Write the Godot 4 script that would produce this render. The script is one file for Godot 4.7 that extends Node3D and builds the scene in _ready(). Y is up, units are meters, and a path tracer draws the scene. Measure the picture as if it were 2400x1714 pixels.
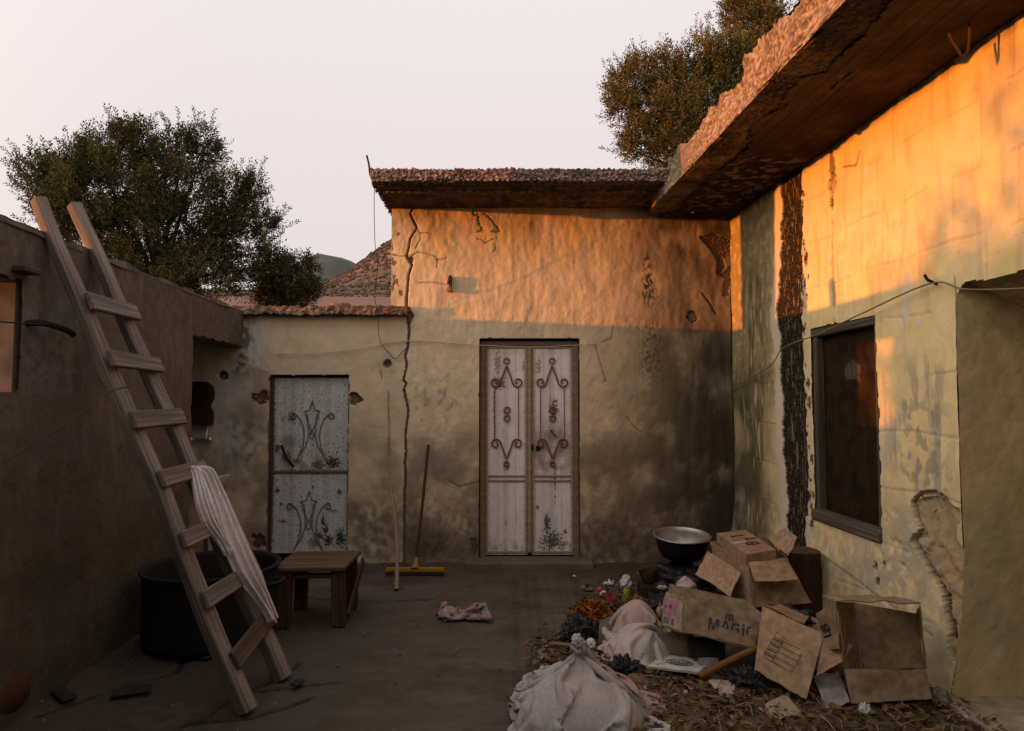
extends Node3D

# ---------------------------------------------------------------- helpers
const TH := 0.05933                       # the courtyard's side walls run slightly askew to the back wall
var SIDE := Transform3D(Basis(Vector3.UP, TH), Vector3.ZERO)
var rng := RandomNumberGenerator.new()
var M := {}
var taken := {}


class MB:                                  # collects faces, then becomes one mesh
	var v := PackedVector3Array()
	var n := PackedVector3Array()
	var t := PackedVector2Array()
	var c := PackedColorArray()
	var ix := PackedInt32Array()

	func vert(p: Vector3, nn: Vector3, uv: Vector2, col: Color) -> int:
		v.append(p); n.append(nn); t.append(uv); c.append(col)
		return v.size() - 1

	func tri(a: Vector3, b: Vector3, d: Vector3, col: Color) -> void:
		var nn := (b - a).cross(d - a).normalized()
		var i := vert(a, nn, Vector2(a.x + a.z, a.y), col)
		vert(b, nn, Vector2(b.x + b.z, b.y), col); vert(d, nn, Vector2(d.x + d.z, d.y), col)
		ix.append_array(PackedInt32Array([i, i + 2, i + 1]))

	func quad(a: Vector3, b: Vector3, d: Vector3, e: Vector3, col: Color, ua := Vector2(0, 0), ub := Vector2(1, 0), ud := Vector2(1, 1), ue := Vector2(0, 1)) -> void:
		var nn := (d - a).cross(e - b).normalized()
		var i := vert(a, nn, ua, col)
		vert(b, nn, ub, col); vert(d, nn, ud, col); vert(e, nn, ue, col)
		ix.append_array(PackedInt32Array([i, i + 2, i + 1, i, i + 3, i + 2]))

	func box(xf: Transform3D, s: Vector3, col: Color, bev := 0.0) -> void:
		var h := s * 0.5
		var b: float = min(bev, min(h.x, min(h.y, h.z)) * 0.9)
		for ax in 3:
			for sg in [-1.0, 1.0]:
				var u := (ax + 1) % 3
				var w := (ax + 2) % 3
				var p: Array[Vector3] = []
				var q: Array[Vector2] = []
				for k in [[-1, -1], [1, -1], [1, 1], [-1, 1]]:
					var a := Vector3.ZERO
					a[ax] = sg * h[ax]
					a[u] = k[0] * (h[u] - b) * sg
					a[w] = k[1] * (h[w] - b)
					p.append(xf * a)
					q.append(Vector2(a[u], a[w]) if w == 1 else (Vector2(a[w], a[u]) if u == 1 else Vector2(a[u], a[w])))
				quad(p[0], p[1], p[2], p[3], col, q[0], q[1], q[2], q[3])
		if b <= 0.0:
			return
		for ax in 3:
			var u := (ax + 1) % 3
			var w := (ax + 2) % 3
			for su in [-1.0, 1.0]:
				for sw in [-1.0, 1.0]:
					var pts: Array[Vector3] = []
					for e in [[0, -1], [0, 1], [1, 1], [1, -1]]:
						var a := Vector3.ZERO
						a[ax] = e[1] * (h[ax] - b)
						a[u] = su * (h[u] - (b if e[0] == 1 else 0.0))
						a[w] = sw * (h[w] - (0.0 if e[0] == 1 else b))
						pts.append(xf * a)
					var cen := xf * Vector3.ZERO
					var nn := (pts[2] - pts[0]).cross(pts[3] - pts[1])
					if nn.dot(pts[0] - cen) < 0:
						pts.reverse()
					var l := h[ax]
					quad(pts[0], pts[1], pts[2], pts[3], col, Vector2(0, -l), Vector2(0, l), Vector2(b, l), Vector2(b, -l))
		for sx in [-1.0, 1.0]:
			for sy in [-1.0, 1.0]:
				for sz in [-1.0, 1.0]:
					var a := xf * Vector3(sx * h.x, sy * (h.y - b), sz * (h.z - b))
					var d := xf * Vector3(sx * (h.x - b), sy * h.y, sz * (h.z - b))
					var e := xf * Vector3(sx * (h.x - b), sy * (h.y - b), sz * h.z)
					if (d - a).cross(e - a).dot(a - xf.origin) < 0:
						tri(a, e, d, col)
					else:
						tri(a, d, e, col)

	func grid(p: PackedVector3Array, nu: int, nv: int, cols: Variant, uv_scale := Vector2.ONE, flip := false, wrap := false) -> void:
		var base := v.size()
		for j in nv:
			for i in nu:
				var i0: int = i - 1 if i > 0 else (nu - 2 if wrap else 0)
				var i1: int = i + 1 if i < nu - 1 else (1 if wrap else nu - 1)
				var j0: int = max(j - 1, 0)
				var j1: int = min(j + 1, nv - 1)
				var nn := (p[j * nu + i1] - p[j * nu + i0]).cross(p[j1 * nu + i] - p[j0 * nu + i]).normalized()
				if flip: nn = -nn
				vert(p[j * nu + i], nn, Vector2(float(i) / (nu - 1), float(j) / (nv - 1)) * uv_scale, cols[j * nu + i] if cols is PackedColorArray else cols)
		for j in nv - 1:
			for i in nu - 1:
				var a := base + j * nu + i
				if flip:
					ix.append_array(PackedInt32Array([a, a + 1, a + nu + 1, a, a + nu + 1, a + nu]))
				else:
					ix.append_array(PackedInt32Array([a, a + nu + 1, a + 1, a, a + nu, a + nu + 1]))

	func tube(pts: PackedVector3Array, radii: Variant, sides: int, col: Color, caps := true) -> void:
		var up := Vector3.UP
		var p := PackedVector3Array()
		var m := pts.size()
		var len_ := 0.0
		for k in m:
			var d := (pts[min(k + 1, m - 1)] - pts[max(k - 1, 0)]).normalized()
			if abs(d.dot(up)) > 0.95: up = Vector3.RIGHT if abs(d.x) < 0.9 else Vector3.FORWARD
			var sx := d.cross(up).normalized()
			up = sx.cross(d).normalized()
			var r: float = radii if radii is float else radii[k]
			for s in sides + 1:
				var a := TAU * s / sides
				p.append(pts[k] + (sx * cos(a) + up * sin(a)) * r)
			if k > 0: len_ += pts[k].distance_to(pts[k - 1])
		grid(p, sides + 1, m, col, Vector2(1, len_), false, true)
		if caps:
			for e in [0, m - 1]:
				for s in range(1, sides - 1):
					var b: int = e * (sides + 1)
					if e == 0: tri(p[b], p[b + s], p[b + s + 1], col)
					else: tri(p[b], p[b + s + 1], p[b + s], col)

	func lathe(prof: PackedVector2Array, seg: int, xf: Transform3D, col: Color, squash := Vector2.ONE) -> void:
		var p := PackedVector3Array()
		for k in prof.size():
			for s in seg + 1:
				var a := TAU * s / seg
				p.append(xf * Vector3(cos(a) * prof[k].x * squash.x, prof[k].y, -sin(a) * prof[k].x * squash.y))
		grid(p, seg + 1, prof.size(), col, Vector2.ONE, false, true)

	func panel(q: Array, th: float, col: Color, warp: float, noise: FastNoiseLite, ragged := 0.0) -> void:
		# a sheet of board between four corners: top-left, top-right, bottom-right, bottom-left
		var k := 13
		var nn: Vector3 = (q[3] - q[0]).cross(q[1] - q[0]).normalized()
		var f := PackedVector3Array()
		var g := PackedVector3Array()
		var cf := PackedColorArray()
		for j in k:
			for i in k:
				var a := float(i) / (k - 1)
				var b := 1.0 - float(j) / (k - 1)
				var edge := b
				if ragged > 0.0 and j == 0:
					edge = b - ragged * abs(noise.get_noise_2d(i * 37.0, 11.0))
				var p: Vector3 = q[0].lerp(q[1], a).lerp(q[3].lerp(q[2], a), edge)
				var w := noise.get_noise_3d(p.x * 90, p.y * 90, p.z * 90) * warp
				f.append(p + nn * (w + th * 0.5)); g.append(p + nn * (w - th * 0.5))
				var s := 1.0 + 0.3 * noise.get_noise_3d(p.x * 200, p.y * 260, p.z * 260 + 50)
				cf.append(Color(col.r * s, col.g * s, col.b * s))
		var sz := Vector2(q[0].distance_to(q[1]), q[0].distance_to(q[3]))
		grid(f, k, k, cf, sz, true); grid(g, k, k, cf, sz, false)
		var rim := Color(col.r * 0.8, col.g * 0.78, col.b * 0.75)
		for e in k - 1:
			for pr in [[e, e + 1], [(k - 1) * k + e, (k - 1) * k + e + 1], [e * k, e * k + k], [e * k + k - 1, e * k + 2 * k - 1]]:
				quad(f[pr[0]], f[pr[1]], g[pr[1]], g[pr[0]], rim)

	func mesh() -> ArrayMesh:
		var a := []
		a.resize(Mesh.ARRAY_MAX)
		a[Mesh.ARRAY_VERTEX] = v; a[Mesh.ARRAY_NORMAL] = n; a[Mesh.ARRAY_TEX_UV] = t; a[Mesh.ARRAY_COLOR] = c; a[Mesh.ARRAY_INDEX] = ix
		var m := ArrayMesh.new()
		m.add_surface_from_arrays(Mesh.PRIMITIVE_TRIANGLES, a)
		return m


class Relief:                                # a wall, door or floor surface: real relief on a fine grid, with its own colour map
	var w: int
	var h: int
	var px: float
	var u0: float
	var v0: float
	var r := PackedFloat32Array()
	var g := PackedFloat32Array()
	var b := PackedFloat32Array()
	var t := PackedFloat32Array()
	var cut := PackedFloat32Array()
	var hole := PackedByteArray()

	func _init(u: float, vv: float, us: float, vs: float, p: float, col: Color) -> void:
		u0 = u; v0 = vv; px = p
		w = int(round(us / p)) + 1; h = int(round(vs / p)) + 1
		for a in [r, g, b, t, cut]: a.resize(w * h)
		hole.resize(w * h)
		r.fill(col.r); g.fill(col.g); b.fill(col.b)

	func noise(fu: float, fv: float, s: int, oct := 4, kind := FastNoiseLite.TYPE_SIMPLEX_SMOOTH) -> PackedByteArray:
		var nz := FastNoiseLite.new()
		nz.seed = s; nz.noise_type = kind; nz.fractal_octaves = oct
		var iw := w
		var ih := h
		if fu < fv: ih = max(16, int(h * fu / fv))
		else: iw = max(16, int(w * fv / fu))
		nz.frequency = px / min(fu, fv)
		var im := nz.get_image(iw, ih, false, false, true)
		im.convert(Image.FORMAT_L8)
		if iw != w or ih != h: im.resize(w, h, Image.INTERPOLATE_CUBIC)
		return im.get_data()

	func wash(col: Color, m: PackedByteArray, lo: float, hi: float, k: float, rect: Array = [], dh := 0.0) -> void:
		# lerp towards col where the noise lies past lo..hi, inside rect [u min, u max, v min, v max, feather]
		var i0 := 0; var i1 := w; var j0 := 0; var j1 := h
		var fe := 0.0001
		if rect.size():
			fe = rect[4]
			i0 = clampi(int((rect[0] - fe - u0) / px), 0, w); i1 = clampi(int((rect[1] + fe - u0) / px) + 1, 0, w)
			j0 = clampi(int((rect[2] - fe - v0) / px), 0, h); j1 = clampi(int((rect[3] + fe - v0) / px) + 1, 0, h)
		var inv := 1.0 / (hi - lo)
		var fi := 1.0 / fe
		for j in range(j0, j1):
			var vv := v0 + j * px
			var wv := 1.0
			if rect.size():
				wv = clampf(minf(vv - rect[2], rect[3] - vv) * fi + 0.5, 0.0, 1.0)
				if wv <= 0.0: continue
			var row := (h - 1 - j) * w
			for i in range(i0, i1):
				var q := m[row + i] / 255.0
				q = clampf((q - lo) * inv, 0.0, 1.0)
				if q <= 0.0: continue
				q *= wv
				if rect.size():
					var uu := u0 + i * px
					q *= clampf(minf(uu - rect[0], rect[1] - uu) * fi + 0.5, 0.0, 1.0)
				if dh != 0.0: t[row + i] += dh * q
				q *= k
				r[row + i] += (col.r - r[row + i]) * q
				g[row + i] += (col.g - g[row + i]) * q
				b[row + i] += (col.b - b[row + i]) * q

	func lift(m: PackedByteArray, amp: float) -> void:
		for i in w * h: t[i] += (m[i] / 255.0 - 0.5) * amp

	func stroke(pts: Array, half: float, dh: float, col: Color, k: float, m: PackedByteArray = PackedByteArray(), wob := 0.0) -> void:
		var reach := half + wob
		for s in pts.size() - 1:
			var a: Vector2 = pts[s]
			var c: Vector2 = pts[s + 1]
			var ab := c - a
			var l2: float = max(ab.length_squared(), 1e-8)
			for j in range(clampi(int((min(a.y, c.y) - reach - v0) / px), 0, h - 1), clampi(int((max(a.y, c.y) + reach - v0) / px) + 2, 0, h)):
				for i in range(clampi(int((min(a.x, c.x) - reach - u0) / px), 0, w - 1), clampi(int((max(a.x, c.x) + reach - u0) / px) + 2, 0, w)):
					var p := Vector2(u0 + i * px, v0 + j * px)
					var d := p.distance_to(a + ab * clampf((p - a).dot(ab) / l2, 0, 1))
					var at := (h - 1 - j) * w + i
					if wob > 0.0: d += (m[at] / 255.0 - 0.5) * 2.0 * wob
					if d > half: continue
					var q := clampf((half - d) / (half * 0.5), 0, 1)
					if dh < 0.0: cut[at] = minf(cut[at], dh * q)
					elif dh > 0.0: cut[at] = maxf(cut[at], dh * q)
					q *= k
					r[at] += (col.r - r[at]) * q; g[at] += (col.g - g[at]) * q; b[at] += (col.b - b[at]) * q

	func blob(c: Vector2, rad: Vector2, col: Color, k: float, m: PackedByteArray, edge := 0.6, dh := 0.0) -> void:
		for j in range(clampi(int((c.y - rad.y * 1.5 - v0) / px), 0, h - 1), clampi(int((c.y + rad.y * 1.5 - v0) / px) + 1, 0, h)):
			for i in range(clampi(int((c.x - rad.x * 1.5 - u0) / px), 0, w - 1), clampi(int((c.x + rad.x * 1.5 - u0) / px) + 1, 0, w)):
				var at := (h - 1 - j) * w + i
				var d := Vector2((u0 + i * px - c.x) / rad.x, (v0 + j * px - c.y) / rad.y).length() + (m[at] / 255.0 - 0.5) * 2.0 * edge
				if d > 1.0: continue
				var q := clampf((1.0 - d) * 3.0, 0, 1)
				if dh != 0.0: cut[at] = minf(cut[at], dh * q) if dh < 0.0 else maxf(cut[at], dh * q)
				q *= k
				r[at] += (col.r - r[at]) * q; g[at] += (col.g - g[at]) * q; b[at] += (col.b - b[at]) * q

	func poly(pts: PackedVector2Array, col: Color, k: float, m: PackedByteArray, wob: float, dh: float, rough: float, m2: PackedByteArray) -> void:
		var lo := pts[0]
		var hi := pts[0]
		for p in pts: lo = lo.min(p); hi = hi.max(p)
		for j in range(clampi(int((lo.y - wob - v0) / px), 0, h - 1), clampi(int((hi.y + wob - v0) / px) + 1, 0, h)):
			for i in range(clampi(int((lo.x - wob - u0) / px), 0, w - 1), clampi(int((hi.x + wob - u0) / px) + 1, 0, w)):
				var at := (h - 1 - j) * w + i
				var o := (m[at] / 255.0 - 0.5) * 2.0 * wob
				if Geometry2D.is_point_in_polygon(Vector2(u0 + i * px + o, v0 + j * px - o), pts):
					cut[at] = dh + (m2[at] / 255.0 - 0.5) * rough
					var s := k * (0.93 + 0.14 * (m2[at] / 255.0 - 0.5))
					r[at] += (col.r - r[at]) * s; g[at] += (col.g - g[at]) * s; b[at] += (col.b - b[at]) * s

	func open(ua: float, ub: float, va: float, vb: float, m: PackedByteArray = PackedByteArray(), wob := 0.0) -> void:
		for j in h:
			for i in w:
				var at := (h - 1 - j) * w + i
				var o := 0.0 if wob == 0.0 else (m[at] / 255.0 - 0.5) * 2.0 * wob
				var uu := u0 + i * px + o
				var vv := v0 + j * px + o
				if uu > ua and uu < ub and vv > va and vv < vb: hole[at] = 1

	func texture() -> ImageTexture:
		var d := PackedByteArray()
		d.resize(w * h * 3)
		var lut := PackedByteArray()
		lut.resize(1025)
		for i in 1025: lut[i] = int(clampf(Color(i / 1024.0, 0, 0).linear_to_srgb().r, 0, 1) * 255.0 + 0.5)
		for i in w * h:
			d[i * 3] = lut[clampi(int(r[i] * 1024.0), 0, 1024)]
			d[i * 3 + 1] = lut[clampi(int(g[i] * 1024.0), 0, 1024)]
			d[i * 3 + 2] = lut[clampi(int(b[i] * 1024.0), 0, 1024)]
		return ImageTexture.create_from_image(Image.create_from_data(w, h, false, Image.FORMAT_RGB8, d))

	func relief_map(s: int, f1: float, f2: float) -> ImageTexture:
		var a := noise(f1, f1, s, 4)
		var e := noise(f2, f2, s + 1, 2)
		var d := PackedByteArray()
		d.resize(w * h)
		for i in w * h: d[i] = (a[i] * 2 + e[i]) / 3
		return ImageTexture.create_from_image(Image.create_from_data(w, h, false, Image.FORMAT_L8, d))

	func mesh(step := 1) -> ArrayMesh:
		var vs := PackedVector3Array(); var ns := PackedVector3Array(); var uv := PackedVector2Array(); var uv2 := PackedVector2Array(); var ix := PackedInt32Array()
		var nu := (w - 1) / step + 1
		var nv := (h - 1) / step + 1
		var hh := PackedFloat32Array()
		hh.resize(w * h)
		for i in w * h: hh[i] = t[i] + cut[i]
		vs.resize(nu * nv); ns.resize(nu * nv); uv.resize(nu * nv); uv2.resize(nu * nv)
		var k := 0
		for j in nv:
			var jj := j * step
			var row := (h - 1 - jj) * w
			var ru: int = (h - 1 - min(jj + step, h - 1)) * w
			var rd: int = (h - 1 - max(jj - step, 0)) * w
			for i in nu:
				var ii := i * step
				vs[k] = Vector3(u0 + ii * px, v0 + jj * px, hh[row + ii])
				var sx: float = hh[row + min(ii + step, w - 1)] - hh[row + max(ii - step, 0)]
				var sy: float = hh[ru + ii] - hh[rd + ii]
				ns[k] = Vector3(-sx, -sy, 2.0 * step * px).normalized()
				uv[k] = Vector2((ii + 0.5) / w, 1.0 - (jj + 0.5) / h)
				uv2[k] = Vector2(vs[k].x, -vs[k].y)
				k += 1
		for j in nv - 1:
			for i in nu - 1:
				if hole[(h - 1 - j * step) * w + i * step] or hole[(h - 1 - j * step - step) * w + i * step + step]: continue
				var a := j * nu + i
				ix.append(a); ix.append(a + nu + 1); ix.append(a + 1); ix.append(a); ix.append(a + nu); ix.append(a + nu + 1)
		var arr := []
		arr.resize(Mesh.ARRAY_MAX)
		arr[Mesh.ARRAY_VERTEX] = vs; arr[Mesh.ARRAY_NORMAL] = ns; arr[Mesh.ARRAY_TEX_UV] = uv; arr[Mesh.ARRAY_TEX_UV2] = uv2; arr[Mesh.ARRAY_INDEX] = ix
		var m := ArrayMesh.new()
		m.add_surface_from_arrays(Mesh.PRIMITIVE_TRIANGLES, arr)
		return m


func numbered(called: String) -> String:
	var k: int = taken.get(called, -1) + 1
	taken[called] = k
	return called if k == 0 else "%s_%03d" % [called, k]


func tag(o: Node3D, label: String, category: String, group := "") -> Node3D:
	o.set_meta("label", label); o.set_meta("category", category)
	if group: o.set_meta("group", group)
	return o


func thing(called: String, label: String, category: String, xf := Transform3D(), group := "") -> Node3D:
	var o := Node3D.new()
	o.name = numbered(called)
	add_child(o)
	o.transform = xf
	return tag(o, label, category, group)


func put(called: String, m: Mesh, mat: Material, parent: Node3D = null, xf := Transform3D()) -> MeshInstance3D:
	var o := MeshInstance3D.new()
	o.name = numbered(called) if parent == null else called
	o.mesh = m
	o.material_override = mat
	o.transform = xf
	(parent if parent else self).add_child(o, true)
	return o


func structure(o: Node3D) -> Node3D:
	o.set_meta("kind", "structure")
	return o


func stuff(o: Node3D) -> Node3D:
	o.set_meta("kind", "stuff")
	return o


func V(x: float, y: float, z: float) -> Vector3:
	return Vector3(x, y, z)


func S(x: float, y: float, z: float) -> Vector3:         # a point given along the side walls
	return SIDE * Vector3(x, y, z)


func lin(r: float, g: float, b: float) -> Color:
	return Color(r, g, b)


func nz(s: int, f: float, oct := 3, kind := FastNoiseLite.TYPE_SIMPLEX_SMOOTH) -> FastNoiseLite:
	var n := FastNoiseLite.new()
	n.seed = s; n.frequency = f; n.fractal_octaves = oct; n.noise_type = kind
	return n


func toward(a: Vector3, b: Vector3, roll_hint := Vector3.BACK) -> Transform3D:   # local y runs from a to b, origin in the middle
	var y := (b - a).normalized()
	var x := y.cross(roll_hint).normalized()
	return Transform3D(Basis(x, y, x.cross(y)), (a + b) * 0.5)


func grain_texture(s: int, fx: float, fy: float, lo: float, hi: float) -> ImageTexture:
	var n := nz(s, 0.02, 4)
	var im := n.get_seamless_image(256, 256, false, false, 0.2)
	im.convert(Image.FORMAT_L8)
	var big := n.get_seamless_image(512, int(512 * fx / fy), false, false, 0.2) if fx < fy else im
	big.convert(Image.FORMAT_L8)
	big.resize(512, 512, Image.INTERPOLATE_CUBIC)
	var n2 := nz(s + 9, 0.15, 3)
	var fine := n2.get_seamless_image(512, 512, false, false, 0.15)
	fine.convert(Image.FORMAT_L8)
	var a := big.get_data()
	var b := fine.get_data()
	var d := PackedByteArray()
	d.resize(512 * 512)
	for i in 512 * 512:
		d[i] = int(clampf(lo + (hi - lo) * (a[i] * 0.6 + b[i] * 0.4) / 255.0, 0, 1) * 255)
	return ImageTexture.create_from_image(Image.create_from_data(512, 512, false, Image.FORMAT_L8, d))


func plain(rough: float, metal := 0.0, tex: Texture2D = null, uv := Vector3.ONE, bump := 0.0) -> StandardMaterial3D:
	var m := StandardMaterial3D.new()
	m.vertex_color_use_as_albedo = true
	m.roughness = rough
	m.metallic = metal
	m.metallic_specular = 0.3
	if tex:
		m.albedo_texture = tex
		m.uv1_scale = uv
		if bump > 0.0:
			m.heightmap_enabled = true
			m.heightmap_texture = tex
			m.heightmap_scale = bump
	return m


func skin_mat(s: Relief, sd: int, bump: float, rough := 0.95, f1 := 0.06, f2 := 0.015) -> StandardMaterial3D:
	var m := StandardMaterial3D.new()
	m.albedo_texture = s.texture()
	m.texture_repeat = false
	m.roughness = rough
	m.metallic_specular = 0.2
	if bump > 0.0:
		m.heightmap_enabled = true
		m.heightmap_texture = s.relief_map(sd, f1, f2)
		m.heightmap_scale = bump
	m.detail_enabled = true
	m.detail_blend_mode = BaseMaterial3D.BLEND_MODE_MUL
	m.detail_albedo = M.speck
	m.detail_uv_layer = BaseMaterial3D.DETAIL_UV_2
	m.uv2_scale = Vector3(1.7, 1.7, 1.7)
	return m


func rough_block(lo: Vector3, hi: Vector3, cell: float, amp: float, pebble: float, cols: Array, sd: int, worn := 0.0, size := 26.0) -> ArrayMesh:
	# a slab of old concrete: every face a fine grid, pushed outwards and inwards by coarse breakage and by its pebbles
	var mb := MB.new()
	var n1 := nz(sd, 2.6, 6)
	var n2 := nz(sd + 1, size, 1, FastNoiseLite.TYPE_CELLULAR)
	n2.fractal_type = FastNoiseLite.FRACTAL_NONE
	n2.cellular_return_type = FastNoiseLite.RETURN_DISTANCE
	var n5 := nz(sd + 1, size, 1, FastNoiseLite.TYPE_CELLULAR)
	n5.fractal_type = FastNoiseLite.FRACTAL_NONE
	n5.cellular_return_type = FastNoiseLite.RETURN_CELL_VALUE
	var n3 := nz(sd + 2, 30.0, 2)
	var n4 := nz(sd + 3, 1.1, 3)
	var inset := minf(0.06, (hi.y - lo.y) * 0.45)
	var inn := Vector3(inset, inset, inset)
	for ax in 3:
		for sg in [0, 1]:
			var u := (ax + 1) % 3
			var w := (ax + 2) % 3
			var nu := int(ceil((hi[u] - lo[u]) / cell)) + 1
			var nv := int(ceil((hi[w] - lo[w]) / cell)) + 1
			var p := PackedVector3Array()
			var cc := PackedColorArray()
			for j in nv:
				for i in nu:
					var a := Vector3.ZERO
					a[ax] = hi[ax] if sg else lo[ax]
					a[u] = lerpf(lo[u], hi[u], float(i) / (nu - 1))
					a[w] = lerpf(lo[w], hi[w], float(j) / (nv - 1))
					var core := a.clamp(lo + inn, hi - inn)
					var dir := (a - core).normalized()
					var f := n2.get_noise_3dv(a)
					var up: float = n1.get_noise_3dv(a)
					var edge: float = 1.0 if (a - core).length() > inset * 1.2 else 0.45
					if ax == 1: edge *= 0.3
					var cv: float = n5.get_noise_3dv(a)
					var d: float = up * amp * edge - pebble * (f + 0.9) * (1.0 if ax != 1 or sg == 1 else 0.25) + pebble * 0.5 * cv
					if worn > 0.0: d -= worn * maxf(0.0, n4.get_noise_3dv(a) - 0.1) * (1.0 if ax != 1 or edge > 0.29 else 0.3)
					p.append(a + dir * d)
					var s: float = n3.get_noise_3dv(a) * 0.5 + 0.5 + (0.3 * cv - 0.5 * maxf(0.0, f + 0.55) if pebble > 0.0 else 0.0)
					var q := n4.get_noise_3dv(a * 1.7) * 0.5 + 0.5
					var col: Color = cols[0].lerp(cols[1], clampf((s - 0.35) * 2.2, 0, 1)).lerp(cols[2], clampf((q - 0.5) * 3.0, 0, 0.8))
					if ax == 1 and sg == 0: col = cols[3].lerp(cols[4], clampf((n1.get_noise_3dv(a * V(0.5, 1, 1.6)) * 0.5 + 0.35 + s * 0.3 - 0.35) * 2.2, 0, 1))
					cc.append(col)
			mb.grid(p, nu, nv, cc, Vector2.ONE, sg == 0)
	return mb.mesh()


func lump(rad: Vector3, amp: float, f: float, sd: int, ca: Color, cb: Color, pleat := 0.0, res := 40, flat := 0.35) -> ArrayMesh:
	# a slumped bag or bundle: a closed surface with folds, flattened where it lies on the ground
	var mb := MB.new()
	var n1 := nz(sd, f * 0.55, 2)
	var n2 := nz(sd + 5, f * 1.1, 2)
	var n4 := nz(sd + 9, f * 0.75, 1, FastNoiseLite.TYPE_CELLULAR)
	n4.fractal_type = FastNoiseLite.FRACTAL_NONE
	n4.cellular_return_type = FastNoiseLite.RETURN_DISTANCE2_SUB
	var n5 := nz(sd + 11, f, 1, FastNoiseLite.TYPE_CELLULAR)
	n5.fractal_type = FastNoiseLite.FRACTAL_NONE
	n5.cellular_return_type = FastNoiseLite.RETURN_DISTANCE2_SUB
	var nu := res * 2 + 1
	var p := PackedVector3Array()
	var cc := PackedColorArray()
	for j in res + 1:
		var th := PI * j / res
		for i in nu:
			var ph := TAU * (i % (nu - 1)) / (nu - 1)
			var d := Vector3(sin(th) * cos(ph), -cos(th), -sin(th) * sin(ph))
			var w := d + 0.25 * Vector3(n2.get_noise_3dv(d), n2.get_noise_3dv(d + Vector3(7, 0, 0)), n2.get_noise_3dv(d + Vector3(0, 7, 0)))
			var c1 := n4.get_noise_3dv(w)
			var k := 1.0 + amp * 1.2 * n1.get_noise_3dv(d * 1.3) + amp * 0.55 * c1 + amp * 0.2 * n5.get_noise_3dv(w * 2.3)
			if pleat > 0.0:
				var pf := ph + 0.5 * n1.get_noise_3dv(d * 1.5) + 0.2 * n2.get_noise_3dv(d)
				var fold := 0.5 * pow(absf(sin(pf * 4.0 + 1.0)), 0.7) + 0.35 * pow(absf(sin(pf * 7.0 + 2.0)), 0.7) + 0.25 * absf(sin(pf * 13.0 + 3.0 * d.y))
				k += pleat * 1.6 * (0.6 - fold) * smoothstep(-0.35, 0.9, d.y)
			var q := d * k
			if q.y < -flat: q.y = -flat + (q.y + flat) * 0.08
			p.append(V(q.x * rad.x, (q.y + flat) * rad.y, q.z * rad.z))
			cc.append(ca.lerp(cb, clampf(0.5 + 0.9 * n2.get_noise_3dv(d * 1.1 + Vector3(3, 1, 2)), 0, 1)))
	mb.grid(p, nu, res + 1, cc, Vector2(2, 1), false, true)
	return mb.mesh()


func rag(pts: PackedVector3Array, nu: int, nv: int, ca: Color, cb: Color, sd: int) -> ArrayMesh:
	var mb := MB.new()
	var n := nz(sd, 6.0, 3)
	var cc := PackedColorArray()
	for p in pts: cc.append(ca.lerp(cb, clampf(0.5 + n.get_noise_3dv(p), 0, 1)))
	mb.grid(pts, nu, nv, cc)
	var back := PackedVector3Array()
	for j in nv:
		for i in nu:
			var a := pts[j * nu + min(i + 1, nu - 1)] - pts[j * nu + max(i - 1, 0)]
			var b := pts[min(j + 1, nv - 1) * nu + i] - pts[max(j - 1, 0) * nu + i]
			back.append(pts[j * nu + i] - a.cross(b).normalized() * 0.004)
	mb.grid(back, nu, nv, cc, Vector2.ONE, true)
	return mb.mesh()


func settle(p: PackedVector3Array, nu: int, nv: int, ru: float, rv: float, tight: PackedFloat32Array, pinned: PackedByteArray, balls: Array, slope: Plane, steps: int) -> PackedVector3Array:
	# lets a sheet of cloth fall, wrinkle and come to rest: points held together by their distances
	var q := p.duplicate()
	var n := nu * nv
	var ca := PackedInt32Array(); var cb := PackedInt32Array(); var cl := PackedFloat32Array(); var ck := PackedFloat32Array()
	for j in nv:
		for i in nu:
			var a := j * nu + i
			for o in [[1, 0, ru, 1.0], [0, 1, rv, 1.0], [1, 1, sqrt(ru * ru + rv * rv), 0.6], [-1, 1, sqrt(ru * ru + rv * rv), 0.6], [2, 0, ru * 2, 0.12], [0, 2, rv * 2, 0.12]]:
				var x: int = i + o[0]
				var y: int = j + o[1]
				if x < 0 or x >= nu or y >= nv: continue
				var b := y * nu + x
				ca.append(a); cb.append(b); ck.append(o[3] * 0.5)
				cl.append(o[2] * (minf(tight[a], tight[b]) if tight.size() else 1.0))
	var m := ca.size()
	for step in steps:
		for k in n:
			if pinned.size() and pinned[k]: continue
			var v := (p[k] - q[k]) * 0.96
			q[k] = p[k]
			p[k] += v * 0.92 + Vector3(0, -0.0013, 0)
		for it in 7:
			for k in m:
				var a := ca[k]
				var b := cb[k]
				var d := p[b] - p[a]
				var l := d.length()
				if ck[k] < 0.1 and l > cl[k] * 0.8: continue
				d *= (l - cl[k]) / (l + 1e-6) * ck[k]
				if pinned.size():
					if pinned[a]:
						if not pinned[b]: p[b] -= d * 2.0
						continue
					if pinned[b]:
						p[a] += d * 2.0
						continue
				p[a] += d
				p[b] -= d
			for k in n:
				var x := p[k]
				var hit := false
				for b in balls:
					var e: Vector3 = b[1]
					var d: Vector3 = (x - b[0]) / e
					if d.length_squared() < 1.0:
						x = b[0] + d.normalized() * e
						hit = true
				if x.y < 0.006:
					x.y = 0.006
					hit = true
				if slope.normal != Vector3.ZERO and slope.distance_to(x) < 0.0:
					x -= slope.normal * slope.distance_to(x)
				if hit: q[k] = q[k].lerp(x, 0.9)
				if not (pinned.size() and pinned[k]): p[k] = x
	return p


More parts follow.
